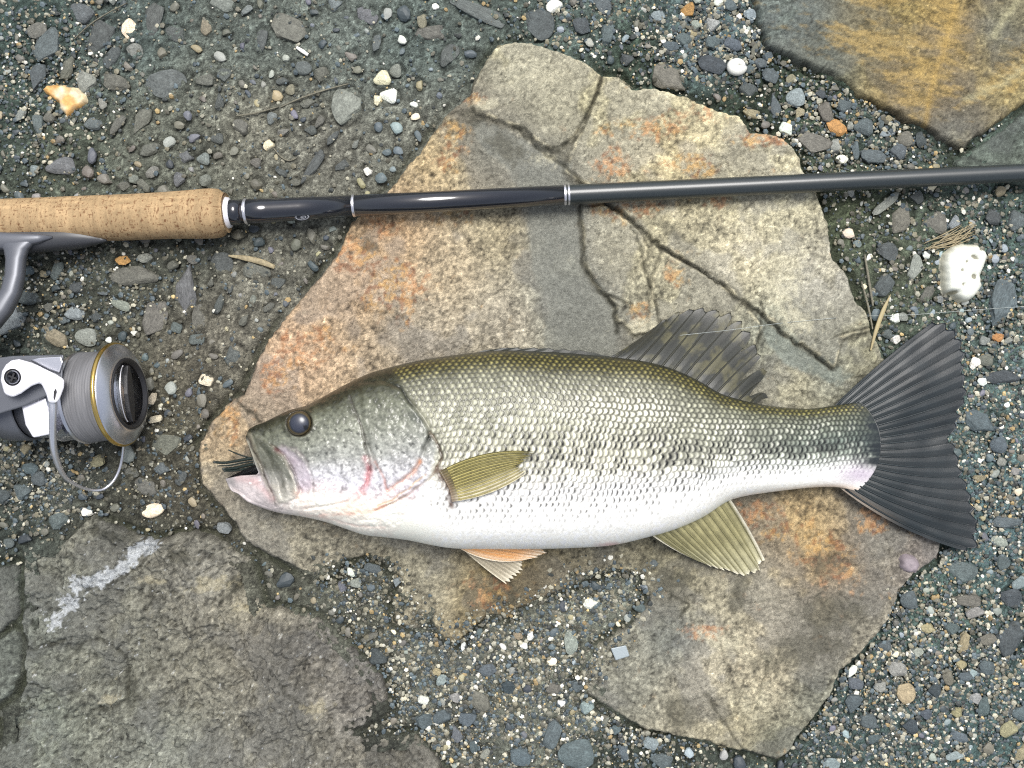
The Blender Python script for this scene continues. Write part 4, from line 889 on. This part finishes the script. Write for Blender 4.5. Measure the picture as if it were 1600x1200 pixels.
# --- rubber strands hanging out of the mouth
lure = bpy.data.objects.new("rubber_lure", None); C.objects.link(lure); lure.location = seen1(380, 728, ST + 40); lure.empty_display_size = .01
tag(lure, "thin black rubber strands of a lure poking out of the open fish mouth", "fishing lure")
LI = Matrix.Translation(-lure.location)
for pts, r in (([(334,722),(352,723),(375,719),(402,715),(430,712)], 2.0), ([(348,733),(368,731),(385,727),(404,724),(430,722)], 2.3), ([(357,703),(368,708),(382,713),(404,718),(425,722)], 1.0),
               ([(350,736),(370,735),(392,731),(420,728)], 1.5), ([(378,745),(388,736),(400,728),(415,722)], 1.3), ([(376,740),(390,742),(402,744),(415,744)], 1.0), ([(400,748),(404,738),(408,728),(414,720)], 1.2), ([(340,728),(360,727),(385,722),(405,720)], 1.0)):
    p = np.array(pts, float); n = len(p); zz = np.linspace(ST + 30 + random.uniform(-4, 4), ST + 44, n)
    tq = np.linspace(0, 1, 16); tp = np.linspace(0, 1, n)
    me = ray_tube(smooth_interp(tq, list(zip(tp, p[:, 0]))), smooth_interp(tq, list(zip(tp, p[:, 1]))), np.interp(tq, tp, zz), r * 1.0, r * 1.3, lin((20,26,22)), None, "strand")
    me.transform(LI); s = link("strand", me, M_lure); s.parent = lure

# ------------------------------------------------------------------ rod
RZ = 38.0
rod = bpy.data.objects.new("fishing_rod", None); C.objects.link(rod); rod.location = seen1(350, 332, 4); rod.empty_display_size = .02
tag(rod, "black fishing rod with cork grip lying across the stones above the fish", "fishing rod"); RI = Matrix.Translation(-rod.location)
AX = [(-560, 363.5), (0, 346), (200, 339.5), (345, 333), (370, 331.5), (553, 321.5), (885, 304.5), (1600, 270), (2300, 241)]
def axis_pt(px): return px, interp(px, AX)
def lathe_along(name, stations, m, parent, colf=None, k=40, z=RZ, tr=None, bottom_off=None):
    """stations: (plan x, sighted radius); ring centres lie on the rod's axis"""
    xs = np.array([s[0] for s in stations], float); rs = np.array([s[1] for s in stations], float)
    ys = interp(xs, AX); P = seen(xs, ys, np.full(len(xs), z)); kf = (HP - z) / HP
    d = seen1(1600, 270, z) - seen1(0, 346, z); d.normalize(); d = np.array(d); up = np.array([0, 0, 1.0]); s = np.cross(d, up); s /= np.linalg.norm(s)
    an = np.arange(k) / k * 2 * math.pi
    co = P[:, None] + (rs * kf * S)[:, None, None] * (np.cos(an)[None, :, None] * s + np.sin(an)[None, :, None] * up)
    n = len(xs); f = grid_faces(n, k, wrap=True)
    me = np_mesh(name, co.reshape(-1, 3), [f, np.arange(k)[None, ::-1], (np.arange(k) + (n - 1) * k)[None]], colf(xs, an).reshape(-1, 3) if colf else None)
    me.transform(tr if tr is not None else RI); o = link(name, me, m); o.parent = parent; return o
cx_ = np.concatenate([np.linspace(-520, -4, 60), np.arange(0, 356, 1.0)])
cr_ = smooth_interp(cx_, [(-520, 30), (-500, 34), (0, 34.5), (100, 35), (180, 35.5), (250, 36), (300, 37.5), (325, 38.5), (338, 38), (346, 36), (351, 31)])
def corkcol(xs, an):
    Xc, Ac = np.meshgrid(xs, an, indexing='ij'); a36 = Ac * 36
    wrapn = lambda sc_x, sc_a, sd: fbm(Xc / sc_x, np.cos(Ac) * 36 / sc_a + 9 * np.sin(Ac) , 1.0, 3, sd)
    c = np.stack([0 * Xc + v for v in lin((172,146,110))], -1)
    c = c * (1 + .26 * wrapn(26, 16, 801) + .14 * wrapn(5, 5, 802))[..., None]
    pits = sstep(.32, .55, fbm(Xc / 1.6, Ac * 36 / 5.5, 1.0, 3, 803, .6)) + sstep(.36, .56, fbm(Xc / 6.0, Ac * 36 / 1.8, 1.0, 3, 804, .6)) * .9
    k = (np.clip(pits * 1.3, 0, 1) * .85)[..., None]; c = c * (1 - k) + lin((104,66,40)) * k
    bands = (.10 * vnoise(Xc / 3.0, 0 * Xc, 805) + .1 * vnoise(Xc / 30, 0 * Xc, 806)); c = c * (1 + bands)[..., None]
    for xb in (20, 130, 232, 308): c = c * (1 - .10 * np.exp(-((Xc - xb) / 1.5) ** 2))[..., None]
    return c
lathe_along("cork_grip", list(zip(cx_, cr_)), M_cork, rod, corkcol, k=150)
lathe_along("winding_check", [(345, 25.5), (350, 25.5), (359, 23.5), (361, 20)], M_white, rod)
lathe_along("butt_wrap", [(360.5, 19.8), (383, 19.3)], M_black, rod)
lathe_along("silver_ring", [(383, 19.6), (384, 20.2), (386.5, 20.2), (387.5, 19.6)], M_silver, rod)
lathe_along("butt_wrap", [(387.5, 19.2), (420, 18.4), (470, 17.8), (551, 16.8)], M_black, rod)
lathe_along("silver_ring", [(551, 17), (552, 17.6), (554, 17.6), (555, 17)], M_silver, rod)
lathe_along("butt_wrap", [(555, 16.8), (700, 16.2), (881, 15.6)], M_black, rod)
lathe_along("silver_ring", [(881, 15.8), (882, 16.4), (883.5, 16.4), (884.5, 15.8)], M_silver, rod)
lathe_along("silver_ring", [(887, 15.8), (888, 16.4), (889, 16.4), (890, 15.8)], M_silver, rod)
bxs = np.arange(884, 2300, 2.4)
lathe_along("blank", [(x, 15.3 - 1.6 * (x - 884) / 716 + .28 * (i % 2)) for i, x in enumerate(bxs)], M_blank, rod, k=32)
# small oval badge on the wrap
def oval(px, py, z, rx, ry, name, m, parent, tr, dz_=1.2, ring=None, k=28, rot=-.05):
    an = np.arange(k) / k * 2 * math.pi; rows = []
    for (s, h) in ([(1, 0), (1, dz_), (.85, dz_ * 1.3)] if ring is None else [(1, 0), (1, dz_), (ring, dz_), (ring, 0)]):
        x = s * rx * np.cos(an); y = s * ry * np.sin(an); rows.append(seen(px + x * math.cos(rot) - y * math.sin(rot), py + x * math.sin(rot) + y * math.cos(rot), np.full(k, z + h)))
    co = np.concatenate(rows); fs = [grid_faces(len(rows), k, wrap=True)]
    if ring is None: fs.append((np.arange(k) + (len(rows) - 1) * k)[None])
    me = np_mesh(name, co, fs); me.transform(tr); o = link(name, me, m); o.parent = parent; return o
bd = oval(472, 339, RZ + 8, 12, 6, "badge", M_stem, rod, RI, dz_=2.5)
oval(472, 339, RZ + 10.5, 11, 5.2, "badge_rim", M_stem, bd, RI, dz_=1.2, ring=.80); oval(474, 339.5, RZ + 11, 5, 2.4, "badge_swirl", M_stem, bd, RI, dz_=.9, ring=.55)
# reel seat hood under the cork and the foot clamped in it
def loft(name, secs, m, parent, tr, k=20, sq=2.0):
    """secs: (px, py, z, half width across, half height, direction angle in plan)"""
    rings = []
    for px, py, z, a, b, ang in secs:
        c = np.array(seen1(px, py, z)); t = math.radians(ang); d = np.array([math.cos(t), math.sin(t), 0]); s = np.array([-math.sin(t), math.cos(t), 0]); up = np.array([0, 0, 1.0])
        an = np.arange(k) / k * 2 * math.pi; ca, sa = np.cos(an), np.sin(an)
        ex = np.sign(ca) * np.abs(ca) ** (2 / sq); ey = np.sign(sa) * np.abs(sa) ** (2 / sq)
        rings.append(c + S * (a * ex[:, None] * s + b * ey[:, None] * up))
    co = np.concatenate(rings); n = len(rings)
    me = np_mesh(name, co, [grid_faces(n, k, wrap=True), np.arange(k)[None, ::-1], (np.arange(k) + (n - 1) * k)[None]]); me.transform(tr)
    o = link(name, me, m); o.parent = parent; return o
sx = np.array([-420, -60, 0, 40, 80, 110, 130, 145, 158, 167])
loft("reel_seat", [(x, c_, RZ + 6, h, h2, 2.5) for x, c_, h, h2 in zip(sx, [392, 379, 376.5, 375, 373, 371.5, 372, 373, 374.5, 376], [26, 21, 21, 20.5, 19.5, 18, 14.5, 10, 5.5, 1.5], [24, 22, 22, 21.5, 20.5, 19, 16, 12, 7, 2])], M_seat, rod, RI, sq=2.3)

# ------------------------------------------------------------------ reel
reel = bpy.data.objects.new("spinning_reel", None); C.objects.link(reel); reel.location = seen1(60, 620, 6); reel.empty_display_size = .02
tag(reel, "silver spinning reel with grey wound line and gold ring beside the cork grip", "fishing reel"); QI = Matrix.Translation(-reel.location)
# stem from the seat to the body
stem = loft("reel_stem", [(-70, 374, RZ + 24, 13, 8, 0), (-20, 377, RZ + 26, 15, 9, 0), (30, 376, RZ + 27, 11.5, 9, 2), (62, 373, RZ + 26, 7, 7, 3), (83, 371, RZ + 24, 2, 4, 3)], M_stem, reel, QI, sq=2.6)
stem["label"] = "grey metal foot clamped under the grip"
loft("reel_stem", [(28, 366, RZ + 22, 40, 5, -88), (28, 374, RZ + 26, 36, 7, -88), (27, 381, RZ + 27, 26, 9, -88), (26, 390, RZ + 27, 18.5, 10, -87), (25, 405, RZ + 27, 14.5, 11, -86), (23.5, 430, RZ + 29, 14, 12, -93), (18, 455, RZ + 31, 14.5, 13, -108), (4, 480, RZ + 34, 16, 14, -125), (-22, 508, RZ + 38, 18, 16, -135), (-60, 545, RZ + 42, 22, 20, -132), (-110, 600, RZ + 44, 30, 26, -120)], M_stem, reel, QI, sq=2.4, k=28)
loft("reel_body", [(-250, 640, 74, 30, 34, 5), (-220, 645, 76, 52, 50, 5), (-160, 640, 78, 60, 56, 4), (-110, 636, 78, 58, 56, 4), (-60, 632, 80, 60, 58, 4)], M_stem, reel, QI, sq=2.5, k=32)
# spool axis
tl, th_ = math.radians(6.0), math.radians(5.0)
dA = Vector((math.cos(tl) * math.cos(th_), math.cos(tl) * math.sin(th_), math.sin(tl)))
O_ = seen1(192.5, 616, 92); kz = (HP - 92) / HP
sA = Vector((-math.sin(th_), math.cos(th_), 0)); uA = dA.cross(sA); uA.normalize()
Mx = Matrix(((dA.x, sA.x, uA.x, O_.x), (dA.y, sA.y, uA.y, O_.y), (dA.z, sA.z, uA.z, O_.z), (0, 0, 0, 1)))
def rlathe(name, prof_, m, parent=None, colf=None, k=72):
    P = np.array(prof_, float) * kz * S; an = np.arange(k) / k * 2 * math.pi
    co = np.stack([P[:, 0][:, None] + 0 * an[None], P[:, 1][:, None] * np.cos(an)[None], P[:, 1][:, None] * np.sin(an)[None]], -1)
    n = len(P); fs = [grid_faces(n, k, wrap=True)]
    if P[0, 1] > 1e-6: fs.append(np.arange(k)[None, ::-1])
    if P[-1, 1] > 1e-6: fs.append((np.arange(k) + (n - 1) * k)[None])
    me = np_mesh(name, co.reshape(-1, 3), fs, colf(np.array(prof_)[:, 0], an).reshape(-1, 3) if colf else None); me.transform(Mx); me.transform(QI)
    o = link(name, me, m); o.parent = parent or reel; return o
spool = rlathe("spool", [(-66, 72), (-62, 73), (-61, 69), (-60, 64), (-14, 64), (-13, 70), (-11, 76), (-9, 78.5)], M_satin)
ls = [(-61, 60)] + [(a, 71.0 - 2.2 * (a + 60) / 50 + .22 * ((i % 2) - .5) + .25 * math.sin(i * 1.7)) for i, a in enumerate(np.arange(-60, -12.5, 1.1))] + [(-12, 60)]
def linecol(xs, an):
    Xc, Ac = np.meshgrid(xs, an, indexing='ij'); c = np.stack([0 * Xc + v for v in lin((112,112,114))], -1)
    return c * (1 + .20 * vnoise(Xc / 1.5 + 1.3 * Ac, Ac * 3, 820) + .16 * vnoise(Xc / 6, Ac * 1.2, 821))[..., None]
rlathe("wound_line", ls, M_line, spool, linecol, k=110)
rlathe("gold_ring", [(-9, 74), (-9.5, 79), (-8, 81.2), (-5, 82), (-2.5, 81), (-1.5, 78), (-2, 75)], M_gold, spool)
rlathe("spool_lip", [(-3, 79), (-1, 78.6), (0.5, 77.5), (10, 61), (11.5, 58.5), (11.5, 55), (7, 54)], M_satin, spool)
knob = rlathe("drag_knob", [(7, 56), (12.5, 55.5), (13.5, 53.5), (12.5, 51), (5, 48), (2, 40), (1, 0.0)], M_knob, spool)
# grip bar across the drag knob
def local_box(name, m, parent, pts_lo, pts_hi):
    """prism in spool space between two parallel polygons"""
    n = len(pts_lo); P = np.array(list(pts_lo) + list(pts_hi), float) * kz * S
    i = np.arange(n); j = (i + 1) % n
    fs = [np.arange(n)[None, ::-1], (np.arange(n) + n)[None], np.stack([i, j, j + n, i + n], -1)]
    me = np_mesh(name, P, fs, smooth=False); me.transform(Mx); me.transform(QI); o = link(name, me, m); o.parent = parent
    b = o.modifiers.new("bevel", 'BEVEL'); b.width = .0004; b.segments = 2; return o
wing = [(-46, -3), (-30, -9), (0, -12), (30, -9), (46, -3), (46, 5), (30, 12), (0, 16), (-30, 12), (-46, 5)]
local_box("knob_grip", M_knob, knob, [(1, p[0], p[1] - 3) for p in wing], [(12.5, p[0] * .96, p[1] * .7 - 3) for p in wing])
arc_ = [(np.cos(t) * 44, 14 + np.sin(t) * 19) for t in np.linspace(.25, math.pi - .25, 22)]
def local_tube(name, pts, r, m, parent, tr_local=True):
    P = np.array(pts, float) * kz * S; k = 8; n = len(P)
    t = np.gradient(P, axis=0); t /= np.linalg.norm(t, axis=1)[:, None]; ref = np.array([1.0, .2, .1]); s = np.cross(t, ref); s /= np.linalg.norm(s, axis=1)[:, None]; b = np.cross(s, t)
    rad = (np.interp(np.linspace(0, 1, n), np.linspace(0, 1, len(r)), r) if hasattr(r, '__len__') else np.full(n, r)) * kz * S; an = np.arange(k) / k * 2 * math.pi
    co = P[:, None] + rad[:, None, None] * (np.cos(an)[None, :, None] * s[:, None] + np.sin(an)[None, :, None] * b[:, None])
    me = np_mesh(name, co.reshape(-1, 3), [grid_faces(n, k, wrap=True), np.arange(k)[None, ::-1], (np.arange(k) + (n - 1) * k)[None]])
    me.transform(Mx); me.transform(QI); o = link(name, me, m); o.parent = parent; return o
local_tube("knob_highlight", [(13.2, p[0], p[1]) for p in arc_], 1.1, M_silver, knob)  # silver tube modelled as the arc of highlight on the black knob
# rotor behind the spool
rotor = rlathe("rotor", [(-150, 40), (-148, 56), (-110, 60), (-100, 64), (-70, 66), (-66, 70), (-64, 72.5), (-62, 71), (-62, 50)], M_satin)
rlathe("rotor_ring", [(-104, 63.5), (-103, 65.5), (-99, 65.8), (-98, 64)], M_silver, rotor)
rlathe("rotor_skirt", [(-200, 50), (-190, 58), (-152, 60), (-150, 57)], M_stem, rotor)
def slab(name, poly, ztop, zbot, m, parent, bev=.0009, tr=QI):
    """plate with the given sighted outline"""
    A0 = np.array([seen1(p[0], p[1], zbot + (p[2] if len(p) > 2 else 0)) for p in poly]); B0 = np.array([seen1(p[0], p[1], ztop + (p[2] if len(p) > 2 else 0)) for p in poly]); n = len(poly); i = np.arange(n); j = (i + 1) % n
    me = np_mesh(name, np.concatenate([A0, B0]), [np.arange(n)[None], (np.arange(n)[::-1] + n)[None], np.stack([j, i, i + n, j + n], -1)], smooth=False)
    me.transform(tr); o = link(name, me, m); o.parent = parent
    if bev:
        b = o.modifiers.new("bevel", 'BEVEL'); b.width = bev; b.segments = 3; b.limit_method = 'ANGLE'; b.angle_limit = math.radians(50)
    return o
ZR = 92 + 64
slab("rotor_arm", [(-60,598),(-10,560),(20,556),(100,554),(98,590),(88,612),(40,634),(-10,650),(-60,655)], ZR - 4, ZR - 40, M_stem, rotor)
slab("rotor_arm", [(46,562),(60,558),(96,556),(99,566),(93,584),(76,578),(60,570)], ZR, ZR - 30, M_satin, rotor)
slab("rotor_panel", [(34,634),(72,620),(76,640),(80,662),(92,676),(52,684),(40,664)], ZR - 12, ZR - 40, M_white, rotor)
slab("rotor_slot", [(93,655),(97,653),(103,668),(108,677),(103,678),(97,670)], ZR - 22, ZR - 40, M_black, rotor, bev=0)
arm = slab("bail_arm", [(1,594),(3,580),(9,570),(18,563),(30,561),(50,566.5),(69,576),(88,585),(101,592.5),(100,606),(94,622),(89,630),(76,629.5),(72,615),(64,598),(50,603),(33,615),(20,621),(7,616)], ZR + 16, ZR + 1, M_white, reel, bev=.0014)
def disc(name, px, py, z, r, m, parent, h=1.6, k=32, r2=None):
    return oval(px, py, z, r, r, name, m, parent, QI, dz_=h, k=k)
disc("screw_well", 19.5, 589.5, ZR + 15.2, 13.5, M_knob, arm, h=1.0)
scw = disc("screw", 19.5, 589.5, ZR + 16.3, 11, M_satin, arm, h=1.6)
for a_ in (.35, .35 + math.pi / 2):
    c_, s_2 = math.cos(a_), math.sin(a_); q = []
    for (u_, v_) in ((-7, -1.5), (7, -1.5), (7, 1.5), (-7, 1.5)): q.append((19.5 + u_ * c_ - v_ * s_2, 589.5 + u_ * s_2 + v_ * c_))
    slab("screw_slot", q, ZR + 19.3 + a_ * .05, ZR + 18, M_knob, arm, bev=0)
slab("line_guide_gap", [(84,612),(87,607),(88.5,612),(85,625),(83.5,622)], ZR + 17.2, ZR + 15, M_knob, arm, bev=0)
# bail wire
bw = [(83,626,164,5.4),(82.5,650,160,5.4),(82.5,675,150,5.2),(84,700,136,5.0),(89,720,120,4.6),(96,737,104,3.8),(106,749,86,3.0),(118,757,68,2.6),(132,763,50,2.4),(147,766,36,2.3),(162,764,26,2.3),(176,753,20,2.2),(186,735,18,2.2),(191,715,22,2.2),(193,697,34,2.2),(194,680,50,2.2)]
bwA = np.array(bw, float); tq = np.linspace(0, 1, 70); tp = np.linspace(0, 1, len(bw))
fx_ = [smooth_interp(tq, list(zip(tp, bwA[:, k_]))) for k_ in range(4)]
P = seen(fx_[0], fx_[1], fx_[2]); t = np.gradient(P, axis=0); t /= np.linalg.norm(t, axis=1)[:, None]; s = np.cross(t, np.array([0.9, .1, .4])); s /= np.linalg.norm(s, axis=1)[:, None]; b = np.cross(s, t); an = np.arange(14) / 14 * 2 * math.pi
co = P[:, None] + (fx_[3] * S)[:, None, None] * (np.cos(an)[None, :, None] * s[:, None] + np.sin(an)[None, :, None] * b[:, None])
me = np_mesh("bail_wire", co.reshape(-1, 3), [grid_faces(70, 14, wrap=True), np.arange(14)[None, ::-1], (np.arange(14) + 69 * 14)[None]]); me.transform(QI)
o = link("bail_wire", me, M_silver); o.parent = reel

# ------------------------------------------------------------------ loose things lying about
def top_mesh(name, me, m, px, py, z, label, cat, group=None):
    o = link(name, me, m); me.transform(Matrix.Translation(-Vector(((px - 800) * S, (600 - py) * S, z * S)))); o.location = ((px - 800) * S, (600 - py) * S, z * S)
    return tag(o, label, cat, group)
# big white pitted stone
def lump(outline, z0, h, colf, name, m, label, cat, stp=1.4, rough=1.0, seed=0, edge=12, px=None):
    P = np.array(outline, float); xs = np.arange(P[:, 0].min() - 3, P[:, 0].max() + 3, stp); ys = np.arange(P[:, 1].min() - 3, P[:, 1].max() + 3, stp)
    A, B = np.meshgrid(xs, ys, indexing='ij'); sd = sdist(A, B, outline) + 1.2 * fbm(A, B, 8, 2, seed)
    t = np.clip(sd / edge, 0, 1); z = z0 - 4 + (h + 4) * np.sqrt(1 - (1 - t) ** 2) + rough * (.8 * fbm(A, B, 14, 3, seed + 1) + .4 * fbm(A, B, 4, 2, seed + 2))
    c, dz_ = colf(A, B, sd); z += dz_
    k = sd > -stp * 1.2; kk = k[:-1, :-1] | k[1:, 1:] | k[1:, :-1] | k[:-1, 1:]
    co, f, cc = compact(flat(A.ravel(), B.ravel(), z.ravel()), grid_faces(*A.shape, keep=kk)[:, ::-1], c.reshape(-1, 3))
    # close the bottom so that it is a solid
    nb = len(co); cb = co.copy(); cb[:, 2] = (z0 - 7) * S
    e = np.sort(np.concatenate([f[:, [0, 1]], f[:, [1, 2]], f[:, [2, 3]], f[:, [3, 0]]]), 1); raw = np.concatenate([f[:, [0, 1]], f[:, [1, 2]], f[:, [2, 3]], f[:, [3, 0]]])
    key = e[:, 0].astype(np.int64) * nb + e[:, 1]; u_, inv, cnt = np.unique(key, return_inverse=True, return_counts=True); bd_ = raw[cnt[inv] == 1]
    side = np.stack([bd_[:, 1], bd_[:, 0], bd_[:, 0] + nb, bd_[:, 1] + nb], -1)
    me = np_mesh(name, np.concatenate([co, cb]), [f, side], np.concatenate([cc, cc]))
    c0 = P.mean(0); return top_mesh(name, me, m, c0[0], c0[1], z0, label, cat)
def whitecol(A, B, sd):
    n = fbm(A, B, 12, 3, 901); c = np.stack([0 * A + v for v in lin((214,216,204))], -1) * (1 + .06 * n)[..., None]
    p = np.maximum.reduce([blob(A, B, 1514, 405, 9, 4, 20), blob(A, B, 1512, 434, 4, 5), blob(A, B, 1496, 446, 2.5, 2.5), blob(A, B, 1484, 458, 9, 3), blob(A, B, 1494, 424, 2.5, 2), blob(A, B, 1525, 392, 4, 3), blob(A, B, 1501, 411, 2, 2)])
    k = sstep(.50, .62, p + .25 * fbm(A, B, 5, 2, 902))[..., None] * .8; c = c * (1 - k) + lin((104,100,76)) * k
    e = sstep(7, 0, sd)[..., None] * .45; c = c * (1 - e) + lin((190,180,140)) * e
    return c, -3.5 * p
M_chalk = mat("chalky_white", attr="tint", rough=0.6, spec=0.4, grain=[(900, .06)], bump=(900, .5, .0003))
lump([(1467,440),(1466,415),(1470,398),(1482,386),(1500,382),(1522,383),(1535,393),(1538,405),(1533,420),(1527,432),(1529,448),(1522,462),(1508,473),(1496,473),(1484,462),(1470,458)], 2, 20, whitecol, "white_stone", M_chalk, "big white stone with dark pits right of the tan flagstone", "stone")
def pinkcol(A, B, sd):
    n = fbm(A, B, 6, 3, 905); return np.stack([0 * A + v for v in lin((136,126,130))], -1) * (1 + .35 * n)[..., None], 0
lump([(1401,872),(1405,866),(1414,864),(1424,866),(1431,873),(1433,882),(1428,891),(1417,894),(1407,891),(1401,883)], 9, 9, pinkcol, "pink_pebble", M_chalk, "pinkish violet pebble on the flagstone beside the tail tip", "pebble", edge=9, stp=1.1)
def orcol(A, B, sd):
    n = fbm(A, B, 9, 3, 907, .65)[..., None]; k = sstep(-.3, .4, fbm(A, B, 16, 2, 908))[..., None]
    c = (lin((206,160,96)) * (1 - k) + lin((214,200,166)) * k) * (1 + .5 * n); return c, 1.5 * n[..., 0]
lump([(68,141),(74,133),(100,134),(124,138),(136,150),(137,160),(128,170),(118,172),(106,184),(96,172),(92,160),(80,152)], 1, 7, orcol, "tan_stone_chip", M_chalk, "flaky tan and cream stone chip near the upper left corner", "stone", edge=7, stp=1.2)
# glass chip
g_ = slab("glass_chip", [(954,1013),(978,1008),(984,1025),(962,1032)], 12, 4, M_glass, None, bev=.0006, tr=Matrix.Translation(-seen1(968, 1020, 4)))
g_.location = seen1(968, 1020, 4); tag(g_, "pale blue square chip of frosted glass lying in the gravel below the fish", "glass chip")
# pale shell
def coil(px, py, z, R, name, label):
    P = []; 
    for i in range(60):
        t = i / 59; a_ = t * 2.4 * 2 * math.pi; P.append((px + (R * .75 - R * .62 * t) * math.cos(a_) + 7 * t, py + (R * .55 - R * .45 * t) * math.sin(a_) - 3 * t, z + R * .35 + t * 3, R * .52 * (1 - t) + 1.0))
    A = np.array(P); Q = flat(A[:, 0], A[:, 1], A[:, 2]); t = np.gradient(Q, axis=0); t /= np.linalg.norm(t, axis=1)[:, None]; s = np.cross(t, [0, 0, 1.0]); s /= np.linalg.norm(s, axis=1)[:, None]; b = np.cross(s, t); an = np.arange(12) / 12 * 2 * math.pi
    co = Q[:, None] + (A[:, 3] * S)[:, None, None] * (np.cos(an)[None, :, None] * s[:, None] + np.sin(an)[None, :, None] * b[:, None])
    me = np_mesh(name, co.reshape(-1, 3), [grid_faces(60, 12, wrap=True), np.arange(12)[None, ::-1], (np.arange(12) + 59 * 12)[None]]); return top_mesh(name, me, M_shell, px, py, z, label, "shell")
M_shell = mat("shell", base=(.74, .74, .68), rough=.5, grain=[(900, .12)])
coil(1148, 106, 1, 14, "snail_shell", "small white coiled snail shell in the gravel above the flagstone")
# straw and twigs
def strip(name, pts, wd, z, m, label, cat, group=None, thick=1.6, zl=None):
    P = np.array(pts, float); n = len(P); tq = np.linspace(0, 1, 24); tp = np.linspace(0, 1, n)
    x = smooth_interp(tq, list(zip(tp, P[:, 0]))); y = smooth_interp(tq, list(zip(tp, P[:, 1]))); ww = np.interp(tq, np.linspace(0, 1, len(wd)), wd); zz = np.interp(tq, np.linspace(0, 1, len(z)), z)
    dx, dy = np.gradient(x), np.gradient(y); l = np.hypot(dx, dy); nx, ny = -dy / l, dx / l
    rows = [(-1, 0), (-.8, thick * .8), (0, thick), (.8, thick * .8), (1, 0), (0, -thick * .6)]
    co = np.stack([flat(x + nx * ww * a, y + ny * ww * a, zz + h) for a, h in rows], 1)
    me = np_mesh(name, co.reshape(-1, 3), [grid_faces(24, 6, wrap=True), np.arange(6)[None, ::-1], (np.arange(6) + 23 * 6)[None]])
    return top_mesh(name, me, m, P[0, 0], P[0, 1], z[0], label, cat, group)
strip("straw", [(358,400),(385,404),(410,410),(430,418)], [1.5, 4.5, 5, 3.5], [3, 4, 4, 3], M_straw, "flat tan straw piece lying below the rod's silver collar", "straw")
strip("straw", [(428,534),(440,526),(453,521)], [2.5, 3.5, 3], [3, 4, 3], mat("pale_chip", base=(.5,.48,.38), rough=.7), "pale split chip beside the left edge of the flagstone", "straw")
strip("straw", [(464,75),(473,81),(482,87)], [2.2, 3.2, 2.6], [3, 4, 3], mat("white_chip", base=(.78,.76,.70), rough=.6), "short white sliver on the mortar near the top left", "straw")
strip("grass_blade", [(1355,548),(1364,515),(1376,485),(1388,461)], [1.2, 3.4, 3.6, .6], [14, 15, 12, 8], mat("dry_blade", base=(.36,.30,.16), rough=.6), "pointed dry yellow grass blade above the tail fin", "grass blade")
strip("stalk", [(1349,398),(1354,430),(1358,455),(1362,478)], [1.6, 2, 2, 1.5], [5, 6, 6, 5], M_root, "thin brown stalk along the right edge of the tan flagstone", "stalk")
strip("stalk", [(1344,440),(1354,480),(1360,515)], [1.2, 1.8, 1.2], [5, 7, 9], M_root, "darker stalk beside the flagstone edge just left of the dry blade", "stalk")
for i, (pts, w_, lb) in enumerate([([(118,62),(140,42),(165,25),(200,6)], [.7, .9, .6], "pale rootlet running up to the top edge at the upper left"),
    ([(440,168),(470,155),(505,143),(545,132)], [1.0, 1.5, 1.0], "brown rootlet beside the speckled round pebble above the rod"),
    ([(370,182),(400,178),(436,168)], [1, 1.4, 1.0], "short brown rootlet joining the longer one above the rod"),
    ([(428,232),(440,246),(452,252),(464,248)], [.9, 1.2, .9], "curled pale rootlet next to the small white pebble")]):
    strip("rootlet", pts, w_, [3, 4, 3], M_root, lb, "rootlet")
tuft = bpy.data.objects.new("dry_tuft", None); C.objects.link(tuft); tuft.location = ((1480 - 800) * S, (600 - 372) * S, 3 * S)
tag(tuft, "small tuft of dry brown grass just above the big white stone", "grass tuft"); tuft.empty_display_size = .01
rt = np.random.default_rng(12)
for i in range(16):
    x0, y0 = rt.uniform(1440, 1475), rt.uniform(378, 392); x1, y1 = rt.uniform(1495, 1525), rt.uniform(350, 372)
    P = [(x0, y0), ((x0 + x1) / 2 + rt.uniform(-4, 4), (y0 + y1) / 2 + rt.uniform(-3, 6)), (x1, y1)]
    s_o = strip("blade", P, [.6, .9, .4], [3, 5 + rt.uniform(0, 4), 3], M_straw, None, None); loc = s_o.location.copy(); s_o.parent = tuft; s_o.location = loc - tuft.location
def wire(name, pts, r, m, label, cat):
    A = np.array(pts, float); tq = np.linspace(0, 1, 40); tp = np.linspace(0, 1, len(A))
    me = ray_tube(smooth_interp(tq, list(zip(tp, A[:, 0]))), smooth_interp(tq, list(zip(tp, A[:, 1]))), np.interp(tq, tp, A[:, 2]), r, r, lin((150,150,150)), None, name)
    c0 = seen1(*A[0]); me.transform(Matrix.Translation(-c0)); o = link(name, me, m); o.location = c0; return tag(o, label, cat)
wire("fishing_line", [(1062,524,52),(1100,520,50),(1145,515,40),(1220,505,16),(1330,495,12),(1420,492,8),(1500,486,8),(1640,476,8)], .30, M_mono, "thin clear fishing line crossing the dorsal fin and the gravel to the right edge", "fishing line")
